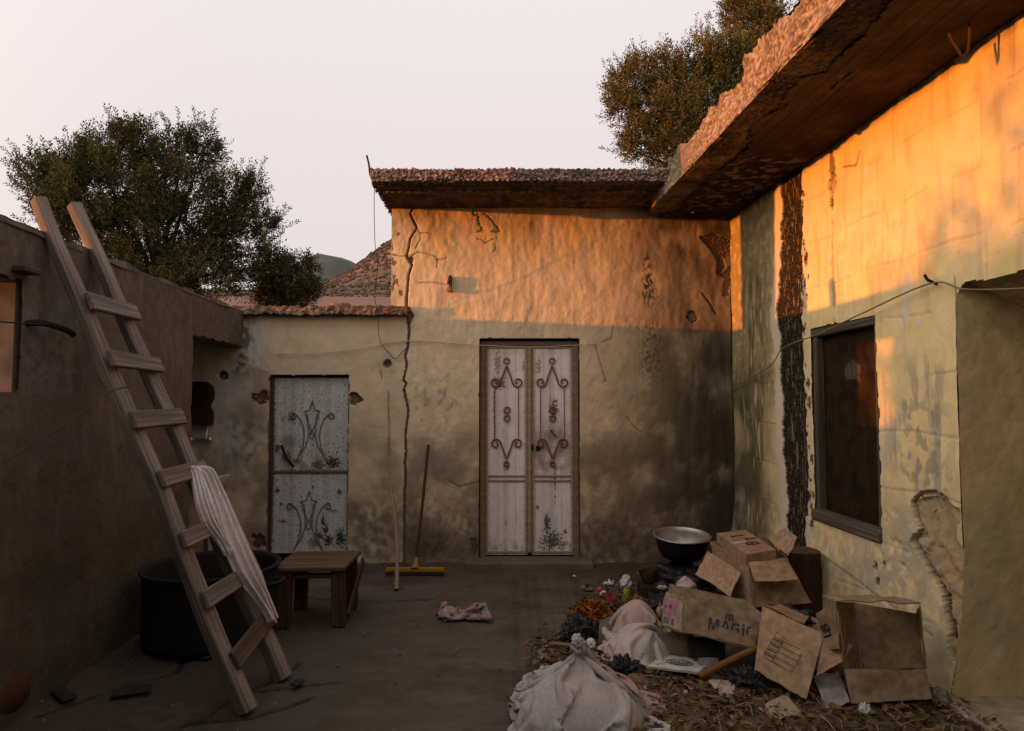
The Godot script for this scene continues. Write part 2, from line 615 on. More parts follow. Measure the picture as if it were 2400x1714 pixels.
func finer(p: PackedVector3Array, nu: int, nv: int) -> PackedVector3Array:   # doubles a cloth grid along smooth curves
	var a := PackedVector3Array()
	for j in nv:
		for i in nu:
			a.append(p[j * nu + i])
			if i < nu - 1: a.append(p[j * nu + i].cubic_interpolate(p[j * nu + i + 1], p[j * nu + maxi(i - 1, 0)], p[j * nu + mini(i + 2, nu - 1)], 0.5))
	var w := nu * 2 - 1
	var o := PackedVector3Array()
	for j in nv:
		for i in w: o.append(a[j * w + i])
		if j < nv - 1:
			for i in w: o.append(a[j * w + i].cubic_interpolate(a[(j + 1) * w + i], a[maxi(j - 1, 0) * w + i], a[mini(j + 2, nv - 1) * w + i], 0.5))
	return o


func sheet(nu: int, nv: int, c: Vector3, su: Vector3, sv: Vector3, rough: float, sd: int) -> PackedVector3Array:
	var n := nz(sd, 0.13, 2)
	var p := PackedVector3Array()
	for j in nv:
		for i in nu:
			p.append(c + su * (float(i) / (nu - 1) - 0.5) + sv * (float(j) / (nv - 1) - 0.5) + Vector3(n.get_noise_2d(i, j) * 0.5, n.get_noise_2d(i + 90, j), n.get_noise_2d(i, j + 90) * 0.5) * rough)
	return p


func wire(pts: Array, r: float, col: Color, sides := 6) -> ArrayMesh:
	var cv := Curve3D.new()
	cv.bake_interval = 0.03
	for k in pts.size():
		var d: Vector3 = (pts[min(k + 1, pts.size() - 1)] - pts[max(k - 1, 0)]) / 6.0
		cv.add_point(pts[k], -d, d)
	var mb := MB.new()
	mb.tube(cv.get_baked_points(), r, sides, col)
	return mb.mesh()


func words(text: String, size: float, depth := 0.0012) -> TextMesh:
	var t := TextMesh.new()
	var f := SystemFont.new()
	f.font_names = PackedStringArray(["Droid Sans"])
	f.font_weight = 700
	t.font = f
	t.text = text
	t.font_size = 48
	t.pixel_size = size / 34.0
	t.depth = depth
	return t


func on_panel(q: Array, a: float, b: float, turn := 0.0, off := 0.005) -> Transform3D:   # a frame on a panel, a across and b down
	var p: Vector3 = q[0].lerp(q[1], a).lerp(q[3].lerp(q[2], a), b)
	var x: Vector3 = (q[1] - q[0]).lerp(q[2] - q[3], b).normalized()
	var z: Vector3 = x.cross(q[0] - q[3]).normalized()
	var y := z.cross(x)
	return Transform3D(Basis(x, y, z) * Basis(Vector3.BACK, turn), p + z * off)


# ---------------------------------------------------------------- the scene
func _ready() -> void:
	rng.seed = 7
	# camera, sky, sun, exposure
	var cam := Camera3D.new()
	cam.name = "camera"
	cam.position = V(0, 1.52, 0)
	cam.rotation.x = atan(78.0 / 1465.0)
	cam.fov = 58.0
	cam.near = 0.05
	cam.far = 4000.0
	add_child(cam)
	cam.current = true
	var sky := PanoramaSkyMaterial.new()
	sky.panorama = evening_sky(V(-0.95, 0.2, 0.25).normalized())
	var env := Environment.new()
	env.background_mode = Environment.BG_SKY
	env.sky = Sky.new()
	env.sky.sky_material = sky
	env.background_energy_multiplier = 0.745
	env.tonemap_mode = Environment.TONE_MAPPER_LINEAR
	env.tonemap_exposure = 1.38
	env.sdfgi_enabled = true
	env.ssao_enabled = true
	env.ssil_enabled = true
	var we := WorldEnvironment.new()
	we.name = "world"
	we.environment = env
	add_child(we)
	var sun := DirectionalLight3D.new()
	sun.name = "sun"
	sun.light_color = Color(1.0, 0.27, 0.02).linear_to_srgb()
	sun.light_energy = 1.25
	sun.light_angular_distance = 0.5
	sun.shadow_enabled = true
	sun.basis = Basis.looking_at(V(0.966, -0.041, -0.252))
	add_child(sun)

	materials()
	terrain()
	courtyard_floor()
	house()
	wing()
	outhouse()
	left_wall()
	added_porch()
	trees()
	ladder_and_towel()
	left_things()
	wash_place()
	wires()
	middle_things()
	boxes()
	pile()
	litter()


func evening_sky(west: Vector3) -> ImageTexture:
	# pale pink evening air, brighter and warmer towards the setting sun
	var im := Image.create(256, 128, false, Image.FORMAT_RGBF)
	for j in 128:
		var el := PI * 0.5 - PI * (j + 0.5) / 128.0
		for i in 256:
			var az := TAU * (i + 0.5) / 256.0
			var d := V(sin(az) * cos(el), sin(el), -cos(az) * cos(el))
			var up := clampf(d.y, 0.0, 1.0)
			var c := lin(0.77, 0.68, 0.675).lerp(lin(0.95, 0.89, 0.91), pow(up, 1.2))
			c += lin(1.0, 0.8, 0.55) * 1.9 * pow(maxf(0.0, d.dot(west)), 4.0)
			if d.y < 0.0: c = c.lerp(lin(0.1, 0.075, 0.055), clampf(-d.y * 8.0, 0, 1))
			im.set_pixel(i, j, c)
	return ImageTexture.create_from_image(im)


func materials() -> void:
	M.speck = grain_texture(11, 1.0, 1.0, 0.72, 1.12)
	M.woodtex = grain_texture(21, 1.0, 9.0, 0.45, 1.1)
	M.plain = plain(0.95)
	M.rough = plain(0.95, 0.0, M.speck, V(1.6, 1.6, 1.6), 0.3)
	M.wood = plain(0.9, 0.0, M.woodtex, V(3.0, 0.9, 1), 0.25)
	M.card = plain(0.88, 0.0, M.speck, V(3, 3, 1), 0.03)
	M.cloth = plain(0.97, 0.0, M.speck, V(6, 6, 1), 0.12)
	M.cloth.rim_enabled = true
	M.cloth.rim = 0.3
	M.sack = plain(0.6, 0.0, grain_texture(41, 1.0, 1.0, 0.85, 1.05), V(8, 8, 1), 0.05)
	M.metal = plain(0.38, 0.85)
	M.rust = plain(0.85, 0.2, M.speck, V(4, 4, 1), 0.1)
	M.bag = plain(0.42)
	M.black_bag = plain(0.35)
	M.ceramic = plain(0.3)
	M.leaf = plain(0.8)
	M.leaf.metallic_specular = 0.15
	M.leaf.backlight_enabled = true
	M.leaf.backlight = Color(0.35, 0.33, 0.15)
	M.dry = plain(0.9)
	M.print = plain(0.9)
	M.glass = plain(0.08, 0.0)


func terrain() -> void:
	# the slope behind the yard, then the big hill, then a second ridge far behind
	var mb := MB.new()
	var nu := 150
	var nv := 110
	var p := PackedVector3Array()
	var cc := PackedColorArray()
	var n := nz(3, 0.02, 4)
	var nf := nz(4, 0.11, 4)
	var hill := hill_height.bind(n)
	for j in nv:
		var d := 8.6 * pow(60.0, float(j) / (nv - 1))
		for i in nu:
			var a := lerpf(-0.95, 0.75, float(i) / (nu - 1))
			var x := d * a
			p.append(V(x, hill.call(x, d), -d))
			var k := nf.get_noise_2d(x * 0.6, d * 1.4) * 0.5 + 0.5
			var c := lin(0.16, 0.1, 0.085).lerp(lin(0.2, 0.105, 0.075), k)
			if d > 95.0:
				c = lin(0.075, 0.066, 0.05).lerp(lin(0.12, 0.078, 0.063), k)
				var band := sin(log(d) * 19.0 + n.get_noise_2d(x, 7.0) * 3.0)
				if d < 260.0 and band > 0.45 and k > 0.45: c = lin(0.22, 0.115, 0.08)
			cc.append(c)
	mb.grid(p, nu, nv, cc)
	structure(put("hillside", mb.mesh(), M.plain)).set_meta("label", "brown scrub hillside rising behind the outhouse roof")
	var fb := MB.new()
	p = PackedVector3Array()
	cc = PackedColorArray()
	for j in 24:
		for i in 60:
			var x := lerpf(-620, 260, i / 59.0)
			var zz := -760.0 - 22.0 * j
			var e := exp(-pow((x + 285.0) / 190.0, 2.0)) * 231.0
			var y := e * sin(clampf(j / 12.0, 0, 2) * PI * 0.5) + n.get_noise_2d(x * 0.6, zz * 0.6) * 16.0 * sin(clampf(j / 12.0, 0, 1) * PI * 0.5)
			p.append(V(x, y - 5.0, zz))
			cc.append(lin(0.1, 0.1, 0.085).lerp(lin(0.075, 0.085, 0.07), nf.get_noise_2d(x * 0.4, zz * 0.4) * 0.5 + 0.5))
	fb.grid(p, 60, 24, cc)
	structure(put("far_hill", fb.mesh(), M.plain)).set_meta("label", "grey green ridge far behind the scrub hillside")
	# scrub on the slope: nobody could count it
	var sb := MB.new()
	rng.seed = 55
	for k in 11000:
		var d := 60.0 * pow(7.2, pow(rng.randf(), 0.8))
		var a := rng.randf_range(-0.5, 0.02)
		var x := d * a
		var dens := n.get_noise_2d(x * 1.3, d * 2.6) * 0.5 + 0.5
		if d < 96.0 and not (d > 82.0 and rng.randf() < 0.6): continue
		if dens + rng.randf() * 0.5 < 0.55: continue
		var r := d * rng.randf_range(0.0015, 0.0036)
		var c := lin(0.06, 0.058, 0.036).lerp(lin(0.1, 0.075, 0.055), rng.randf()) * rng.randf_range(0.75, 1.3)
		var o := V(x, hill.call(x, d) + r * 0.3, -d)
		var ring: Array[Vector3] = []
		for s in 6:
			ring.append(o + V(cos(s * TAU / 6) * r * rng.randf_range(0.8, 1.3), r * rng.randf_range(-0.3, 0.3), sin(s * TAU / 6) * r * rng.randf_range(0.8, 1.3)))
		var top := o + V(r * rng.randf_range(-0.3, 0.3), r * rng.randf_range(0.6, 1.1), 0)
		for s in 6:
			sb.tri(ring[s], top, ring[(s + 1) % 6], c * rng.randf_range(0.85, 1.15))
			sb.tri(ring[s], ring[(s + 1) % 6], o - V(0, r, 0), c)
	var sc := stuff(put("hillside_scrub", sb.mesh(), M.plain))
	sc.set_meta("label", "dark green scrub growing all over the hillside")
	sc.set_meta("category", "shrubs")


func hill_height(x: float, d: float, n: FastNoiseLite) -> float:
	var u := x / d
	var base := 1.0 + smoothstep(8.0, 12.0, d) * 2.1 + 0.15 * maxf(0.0, minf(d, 60.0) - 12.0) + 0.185 * clampf(d - 60.0, 0.0, 70.0)
	var top := 44.0 + 50.0 / (1.0 + exp(-(u + 0.235) * 19.0)) - 25.0 * smoothstep(0.05, 0.5, u)
	var rise := smoothstep(120.0, 350.0, d)
	rise = pow(rise, 0.85)
	var y := lerpf(base, top, rise)
	if d > 350.0: y -= (d - 350.0) * 0.25
	return y + n.get_noise_2d(x, d) * minf(d * 0.008, 2.2)


func courtyard_floor() -> void:
	var g := MB.new()
	g.quad(V(-60, -0.06, 60), V(60, -0.06, 60), V(60, -0.06, -12), V(-60, -0.06, -12), lin(0.14, 0.11, 0.085))
	structure(put("ground", g.mesh(), M.plain)).set_meta("label", "bare brown earth around and below the yard")
	var s := Relief.new(-3.1, -3.0, 6.3, 9.4, 0.0125, lin(0.105, 0.087, 0.07))
	var a := s.noise(0.5, 0.5, 31)
	var b := s.noise(0.12, 0.12, 32)
	var c := s.noise(0.9, 0.25, 33)
	s.lift(a, 0.02); s.lift(b, 0.006)
	s.wash(lin(0.06, 0.045, 0.032), a, 0.45, 0.8, 0.7)
	s.wash(lin(0.14, 0.118, 0.096), c, 0.5, 0.85, 0.6)
	s.wash(lin(0.06, 0.045, 0.035), b, 0.6, 0.85, 0.55)
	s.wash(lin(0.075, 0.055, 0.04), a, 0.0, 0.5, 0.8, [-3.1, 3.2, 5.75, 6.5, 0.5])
	s.wash(lin(0.11, 0.08, 0.05), b, 0.0, 0.5, 0.9, [0.35, 3.0, 2.0, 4.6, 0.5], 0.03)
	s.wash(lin(0.06, 0.052, 0.038), c, -0.4, 0.4, 0.8, [-3.5, -0.7, 1.0, 5.2, 0.9])  # deep shade on the left of the floor, painted into its colour
	# old cracks and broken edges in the concrete (u = x, v = distance from the camera)
	var dark := lin(0.02, 0.016, 0.012)
	for line in [
		[Vector2(-2.3, 3.3), Vector2(-2.1, 3.62), Vector2(-1.9, 3.8), Vector2(-1.96, 4.15), Vector2(-1.98, 4.6)],
		[Vector2(-2.2, 2.9), Vector2(-1.9, 3.05), Vector2(-1.62, 3.12), Vector2(-1.5, 3.3), Vector2(-1.42, 3.55), Vector2(-1.3, 3.7), Vector2(-1.25, 3.95)],
		[Vector2(-1.42, 3.55), Vector2(-1.2, 3.62), Vector2(-0.9, 3.7)], [Vector2(-1.55, 3.25), Vector2(-1.25, 3.28), Vector2(-1.05, 3.5)],
		[Vector2(-2.4, 3.05), Vector2(-2.0, 3.15), Vector2(-1.62, 3.12)], [Vector2(-1.7, 5.3), Vector2(-1.2, 5.1), Vector2(-0.6, 5.2)]]:
		s.stroke(line, 0.02, -0.016, dark, 0.8, b, 0.012)
	s.wash(lin(0.05, 0.04, 0.03), b, 0.45, 0.62, 0.6, [-1.95, -1.3, 2.85, 3.5, 0.25], -0.012)
	var bs := Basis(V(1, 0, 0), V(0, 0, -1), V(0, 1, 0))
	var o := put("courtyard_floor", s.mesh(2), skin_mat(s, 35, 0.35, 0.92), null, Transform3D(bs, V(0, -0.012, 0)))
	structure(o).set_meta("label", "worn brown concrete floor of the courtyard")


func plaster_box(mb: MB, lo: Vector3, hi: Vector3, col: Color) -> void:
	mb.box(Transform3D(Basis(), (lo + hi) * 0.5), hi - lo, col)


const CRACK: Array[Vector2] = [Vector2(-0.944, 3.427), Vector2(-0.992, 3.343), Vector2(-0.925, 3.201), Vector2(-0.994, 3.085), Vector2(-0.998, 3.019), Vector2(-1.023, 2.922), Vector2(-0.970, 2.833), Vector2(-1.000, 2.745), Vector2(-1.020, 2.508), Vector2(-1.019, 2.389), Vector2(-0.991, 2.193), Vector2(-1.007, 2.031), Vector2(-1.028, 1.957), Vector2(-1.010, 1.866), Vector2(-1.043, 1.719), Vector2(-1.013, 1.684), Vector2(-1.038, 1.637), Vector2(-0.993, 1.425), Vector2(-1.021, 1.184), Vector2(-1.011, 1.034), Vector2(-1.023, 0.927), Vector2(-1.014, 0.825), Vector2(-1.021, 0.642), Vector2(-1.023, 0.438), Vector2(-1.02, -0.1)]


func crack_u(y: float) -> float:
	for k in CRACK.size() - 1:
		if y <= CRACK[k].y and y >= CRACK[k + 1].y:
			return lerpf(CRACK[k].x, CRACK[k + 1].x, (CRACK[k].y - y) / (CRACK[k].y - CRACK[k + 1].y))
	return CRACK[-1].x


func age_wall(s: Relief, sd: int) -> Array:
	# what every old rendered wall here shares: hand-laid plaster, blotches, fine pits
	var a := s.noise(0.55, 0.55, sd, 4)
	var b := s.noise(0.11, 0.13, sd + 1, 4)
	var c := s.noise(0.13, 0.75, sd + 2, 5)
	var d := s.noise(0.022, 0.022, sd + 3, 3)
	var e := s.noise(0.2, 0.24, sd + 4, 5)
	for i in s.w * s.h:
		var k := 0.86 + 0.28 * e[i] / 255.0
		s.r[i] *= k; s.g[i] *= k * 0.5 + 0.5 * (0.9 + 0.2 * a[i] / 255.0) * k; s.b[i] *= k
	s.lift(a, 0.016); s.lift(b, 0.003)
	return [a, b, c, d]


func house() -> void:
	var o := thing("rendered_house", "ochre rendered house with a pebbly concrete roof and a rusty white double door", "house")
	var s := Relief.new(-1.172, -0.03, 3.42, 3.47, 0.008, lin(0.74, 0.61, 0.385))
	var n := age_wall(s, 101)
	var grey := lin(0.6, 0.53, 0.38)
	s.lift(s.noise(0.3, 0.4, 140, 3), 0.008)
	s.lift(s.noise(0.09, 0.2, 141, 3), 0.006)
	s.wash(lin(0.74, 0.54, 0.2), n[0], 0.35, 0.75, 0.75, [-1.1, 1.2, 2.75, 3.4, 0.5])
	s.wash(lin(0.8, 0.65, 0.47), n[0], 0.35, 0.75, 0.8, [-1.0, 1.3, 2.1, 2.9, 0.5])
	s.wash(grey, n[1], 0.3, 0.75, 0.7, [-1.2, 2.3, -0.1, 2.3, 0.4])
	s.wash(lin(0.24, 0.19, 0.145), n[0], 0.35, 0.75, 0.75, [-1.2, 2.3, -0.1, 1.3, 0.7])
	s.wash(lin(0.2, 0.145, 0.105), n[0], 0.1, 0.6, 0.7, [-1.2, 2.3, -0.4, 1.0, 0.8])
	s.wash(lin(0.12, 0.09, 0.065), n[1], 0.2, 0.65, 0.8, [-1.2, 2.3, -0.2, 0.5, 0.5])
	s.wash(lin(0.33, 0.26, 0.22), n[0], 0.5, 0.8, 0.7, [-0.95, -0.35, 0.1, 1.1, 0.3])
	s.wash(lin(0.6, 0.56, 0.48), n[1], 0.62, 0.8, 0.5, [-1.1, 1.2, 1.2, 2.4, 0.3], 0.002)
	s.wash(lin(0.36, 0.24, 0.13), n[2], 0.55, 0.9, 0.4, [-1.2, 2.3, 2.2, 3.5, 0.3])
	s.wash(lin(0.3, 0.18, 0.08), n[0], 0.2, 0.8, 0.7, [-1.2, 2.3, 3.25, 3.6, 0.3])
	s.wash(lin(0.2, 0.15, 0.11), n[3], 0.76, 0.9, 0.4)
	s.wash(lin(0.24, 0.2, 0.16), n[1], 0.55, 0.8, 0.6, [-0.98, -0.5, 1.35, 1.7, 0.2])
	# smoke and damp in the corner
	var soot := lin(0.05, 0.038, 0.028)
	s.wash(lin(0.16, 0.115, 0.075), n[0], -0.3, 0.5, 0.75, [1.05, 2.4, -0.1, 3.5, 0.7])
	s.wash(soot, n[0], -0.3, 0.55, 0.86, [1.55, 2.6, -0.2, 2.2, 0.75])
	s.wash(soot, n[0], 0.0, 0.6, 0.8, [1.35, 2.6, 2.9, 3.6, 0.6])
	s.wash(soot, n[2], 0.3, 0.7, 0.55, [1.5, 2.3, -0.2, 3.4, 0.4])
	s.wash(lin(0.3, 0.24, 0.17), n[2], 0.45, 0.7, 0.7, [1.3, 1.5, 2.2, 3.4, 0.12])
	var mould := s.noise(0.03, 0.06, 150, 5)
	s.wash(soot, mould, 0.48, 0.6, 0.85, [1.27, 1.37, 2.42, 2.95, 0.08])
	s.wash(soot, mould, 0.42, 0.55, 0.85, [1.27, 1.38, 2.5, 2.72, 0.06])
	s.wash(soot, mould, 0.56, 0.66, 0.7, [1.24, 1.44, 1.7, 2.3, 0.12])
	s.blob(Vector2(-0.78, 0.15), Vector2(0.34, 0.2), soot, 0.5, n[1], 0.9)
	# cracks and fallen plaster
	var dk := lin(0.03, 0.022, 0.016)
	for k in CRACK.size() - 1:
		var wdt := 0.009 if CRACK[k].y > 2.95 else (0.012 if CRACK[k].y > 2.0 else 0.008)
		s.stroke([CRACK[k], CRACK[k + 1]], wdt, -0.05, dk, 0.95)
	for line in [
		[Vector2(-0.925, 3.184), Vector2(-0.886, 3.149), Vector2(-0.894, 3.087), Vector2(-0.937, 2.999)], [Vector2(-0.886, 3.149), Vector2(-0.834, 3.153), Vector2(-0.782, 3.144)],
		[Vector2(-0.971, 2.929), Vector2(-0.902, 2.964), Vector2(-0.832, 2.947), Vector2(-0.745, 2.920), Vector2(-0.723, 2.890), Vector2(-0.658, 2.890), Vector2(-0.633, 2.907)],
		[Vector2(-0.723, 2.890), Vector2(-0.727, 2.807)], [Vector2(-1.16, 2.94), Vector2(-1.08, 2.92), Vector2(-1.0, 2.925)],
		[Vector2(-0.338, 3.096), Vector2(-0.303, 3.087), Vector2(-0.251, 3.052), Vector2(-0.199, 3.083), Vector2(-0.147, 3.096)], [Vector2(-0.164, 3.043), Vector2(-0.156, 2.991), Vector2(-0.182, 2.964)],
		[Vector2(-0.9, 2.66), Vector2(-0.75, 2.665), Vector2(-0.62, 2.64)], [Vector2(-0.6, 0.75), Vector2(-0.5, 0.7), Vector2(-0.33, 0.74)], [Vector2(0.98, 2.24), Vector2(0.96, 2.12), Vector2(0.86, 2.08)],
		[Vector2(0.8, 2.06), Vector2(0.86, 1.85), Vector2(0.9, 1.7)], [Vector2(1.1, 1.37), Vector2(1.16, 1.28), Vector2(1.24, 1.22)], [Vector2(-1.12, 2.69), Vector2(-1.1, 2.63)]]:
		s.stroke(line, 0.0085, -0.005, dk, 0.5, n[3], 0.005)
	for line in [[Vector2(-0.383, 3.413), Vector2(-0.374, 3.334), Vector2(-0.330, 3.325), Vector2(-0.321, 3.246), Vector2(-0.286, 3.175), Vector2(-0.330, 3.166)], [Vector2(-0.260, 3.334), Vector2(-0.191, 3.272), Vector2(-0.138, 3.201), Vector2(-0.121, 3.166), Vector2(-0.191, 3.166)]]:
		s.stroke(line, 0.013, -0.008, dk, 0.6, n[3], 0.014)
	s.stroke([Vector2(1.845, 2.559), Vector2(1.904, 2.481), Vector2(1.971, 2.359)], 0.012, -0.012, dk, 0.7)
	s.stroke([Vector2(2.139, 3.084), Vector2(2.145, 2.935), Vector2(2.156, 2.830), Vector2(2.146, 2.725), Vector2(2.134, 2.551), Vector2(2.130, 2.333), Vector2(2.129, 2.010), Vector2(2.135, 1.6), Vector2(2.14, 1.2)], 0.011, -0.04, dk, 0.9)
	s.poly(PackedVector2Array([Vector2(2.139, 3.093), Vector2(2.061, 3.102), Vector2(1.967, 3.146), Vector2(1.818, 3.120), Vector2(1.938, 2.970), Vector2(1.988, 2.883), Vector2(1.994, 2.725), Vector2(2.074, 2.813), Vector2(2.058, 2.900), Vector2(2.154, 2.935)]), lin(0.2, 0.12, 0.06), 0.7, n[1], 0.02, -0.025, 0.05, n[3])
	s.poly(PackedVector2Array([Vector2(2.143, 2.821), Vector2(2.100, 2.813), Vector2(2.003, 2.725), Vector2(2.072, 2.708), Vector2(2.053, 2.638), Vector2(2.043, 2.533), Vector2(2.104, 2.542), Vector2(2.141, 2.699)]), lin(0.2, 0.12, 0.06), 0.6, n[1], 0.012, -0.02, 0.02, n[3])
	s.blob(Vector2(1.746, 2.333), Vector2(0.05, 0.055), lin(0.01, 0.008, 0.006), 1.0, n[3], 0.5, -0.06)
	s.poly(PackedVector2Array([Vector2(-1.03, 2.46), Vector2(-0.99, 2.41), Vector2(-0.955, 2.34), Vector2(-0.985, 2.25), Vector2(-1.02, 2.2), Vector2(-1.06, 2.3)]), lin(0.12, 0.09, 0.065), 0.8, n[1], 0.01, -0.03, 0.05, n[3])
	s.blob(Vector2(-0.98, 2.89), Vector2(0.03, 0.045), lin(0.12, 0.09, 0.06), 0.9, n[3], 0.5, -0.025)
	s.blob(Vector2(-0.36, 0.13), Vector2(0.06, 0.09), soot, 0.7, n[1], 0.7, -0.012)
	s.open(-0.313, 0.645, -0.1, 2.12, n[1], 0.006)
	for j in s.h:
		var y := s.v0 + j * s.px
		if y > 2.36: continue
		var cu: float = crack_u(y) + (n[3][(s.h - 1 - j) * s.w + 20] / 255.0 - 0.5) * 0.016 - 0.002
		for i in s.w:
			if s.u0 + i * s.px < cu: s.hole[(s.h - 1 - j) * s.w + i] = 1
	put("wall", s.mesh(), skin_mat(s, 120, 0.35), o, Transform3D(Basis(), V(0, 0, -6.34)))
	var body := MB.new()
	var dkp := lin(0.24, 0.18, 0.12)
	plaster_box(body, V(-1.168, 2.36, -9.9), V(-1.06, 3.405, -6.345), dkp)
	plaster_box(body, V(-1.06, -0.03, -9.9), V(-0.318, 3.41, -6.37), dkp)
	plaster_box(body, V(0.65, -0.03, -9.9), V(3.2, 3.41, -6.37), dkp)
	plaster_box(body, V(-0.318, 2.125, -9.9), V(0.65, 3.41, -6.372), dkp)
	plaster_box(body, V(-0.318, -0.03, -9.9), V(0.65, 2.125, -6.56), lin(0.05, 0.04, 0.03))
	put("rear_walls", body.mesh(), M.rough, o)
	var cols := [lin(0.2, 0.15, 0.12), lin(0.42, 0.33, 0.26), lin(0.1, 0.075, 0.06), lin(0.1, 0.08, 0.06), lin(0.2, 0.16, 0.115)]
	put("roof", rough_block(V(-1.205, 3.404, -10.0), V(2.1, 3.505, -5.68), 0.03, 0.03, 0.0, cols, 201), M.rough, o)
	var pc2 := [lin(0.15, 0.1, 0.085), lin(0.46, 0.34, 0.28), lin(0.08, 0.055, 0.045), lin(0.1, 0.08, 0.06), lin(0.2, 0.16, 0.115)]
	put("pebbly_edge", rough_block(V(-1.22, 3.4, -5.76), V(2.1, 3.515, -5.56), 0.008, 0.03, 0.022, pc2, 205, 0.02, 50.0), M.rough, o)
	put("side_edge", rough_block(V(-1.225, 3.398, -9.0), V(-1.12, 3.512, -5.7), 0.012, 0.05, 0.03, pc2, 207, 0.03, 38.0), M.rough, o)
	var lip := rough_block(V(-1.15, 3.375, -5.86), V(1.4, 3.41, -5.80), 0.01, 0.012, 0.014, pc2, 231, 0.0, 45.0)
	put("drip_edge", lip, M.rough, o)
	var u := Relief.new(-1.2, 5.7, 3.3, 0.66, 0.01, lin(0.12, 0.085, 0.055))
	var un := age_wall(u, 251)
	u.wash(lin(0.035, 0.025, 0.018), un[0], 0.2, 0.7, 0.85)
	u.wash(lin(0.24, 0.18, 0.11), un[1], 0.5, 0.7, 0.7, [0.0, 1.4, 6.0, 6.35, 0.15])
	u.wash(lin(0.2, 0.13, 0.07), un[2], 0.5, 0.8, 0.6)
	put("soffit", u.mesh(2), skin_mat(u, 255, 0.4), o, Transform3D(Basis(V(1, 0, 0), V(0, 0, -1), V(0, 1, 0)).scaled_local(V(1, 1, -1)), V(0, 3.396, 0)))
	var st := rough_block(V(-0.42, -0.03, -6.42), V(0.74, 0.028, -6.1), 0.03, 0.012, 0.0, [lin(0.17, 0.135, 0.1), lin(0.12, 0.09, 0.07), lin(0.2, 0.16, 0.12), lin(0.1, 0.1, 0.1), lin(0.1, 0.1, 0.1)], 241)
	put("doorstep", st, M.rough, o)
	double_door(o)


func metal_sheet(uw: float, vh: float, sd: int, base: Color) -> Array:
	var s := Relief.new(0, 0, uw, vh, 0.004, base)
	var a := s.noise(0.12, 0.12, sd, 4)
	var b := s.noise(0.03, 0.03, sd + 1, 3)
	var c := s.noise(0.02, 0.25, sd + 2, 3)
	s.lift(s.noise(0.3, 0.3, sd + 3, 2), 0.006)
	s.wash(base * 0.9, a, 0.45, 0.75, 0.5)
	s.wash(lin(0.36, 0.24, 0.14), c, 0.68, 0.9, 0.4)
	return [s, a, b, c]


func rustify(s: Relief, n: Array, spots: Array) -> void:
	for q in spots:
		s.blob(Vector2(q[0], q[1]), Vector2(q[2], q[3]), [lin(0.2, 0.075, 0.02), lin(0.07, 0.03, 0.018), lin(0.025, 0.03, 0.028)][q[4]], q[5], n[2], 1.0)


func spiral(c: Vector2, r0: float, r1: float, a0: float, a1: float) -> Array:
	var out := []
	for k in 25:
		var f := k / 24.0
		var a := deg_to_rad(lerpf(a0, a1, f))
		out.append(c + Vector2(cos(a), sin(a)) * lerpf(r0, r1, f))
	return out


func strip(mb: MB, pts: Array, cx: float, top: float, k: float, ox: float, oy: float, z: float, r: float, col: Color) -> void:
	var p := PackedVector3Array()
	for q in pts: p.append(V(ox + (q.x - cx) * k, oy - (q.y - top) * k, z))
	mb.tube(p, r, 6, col)


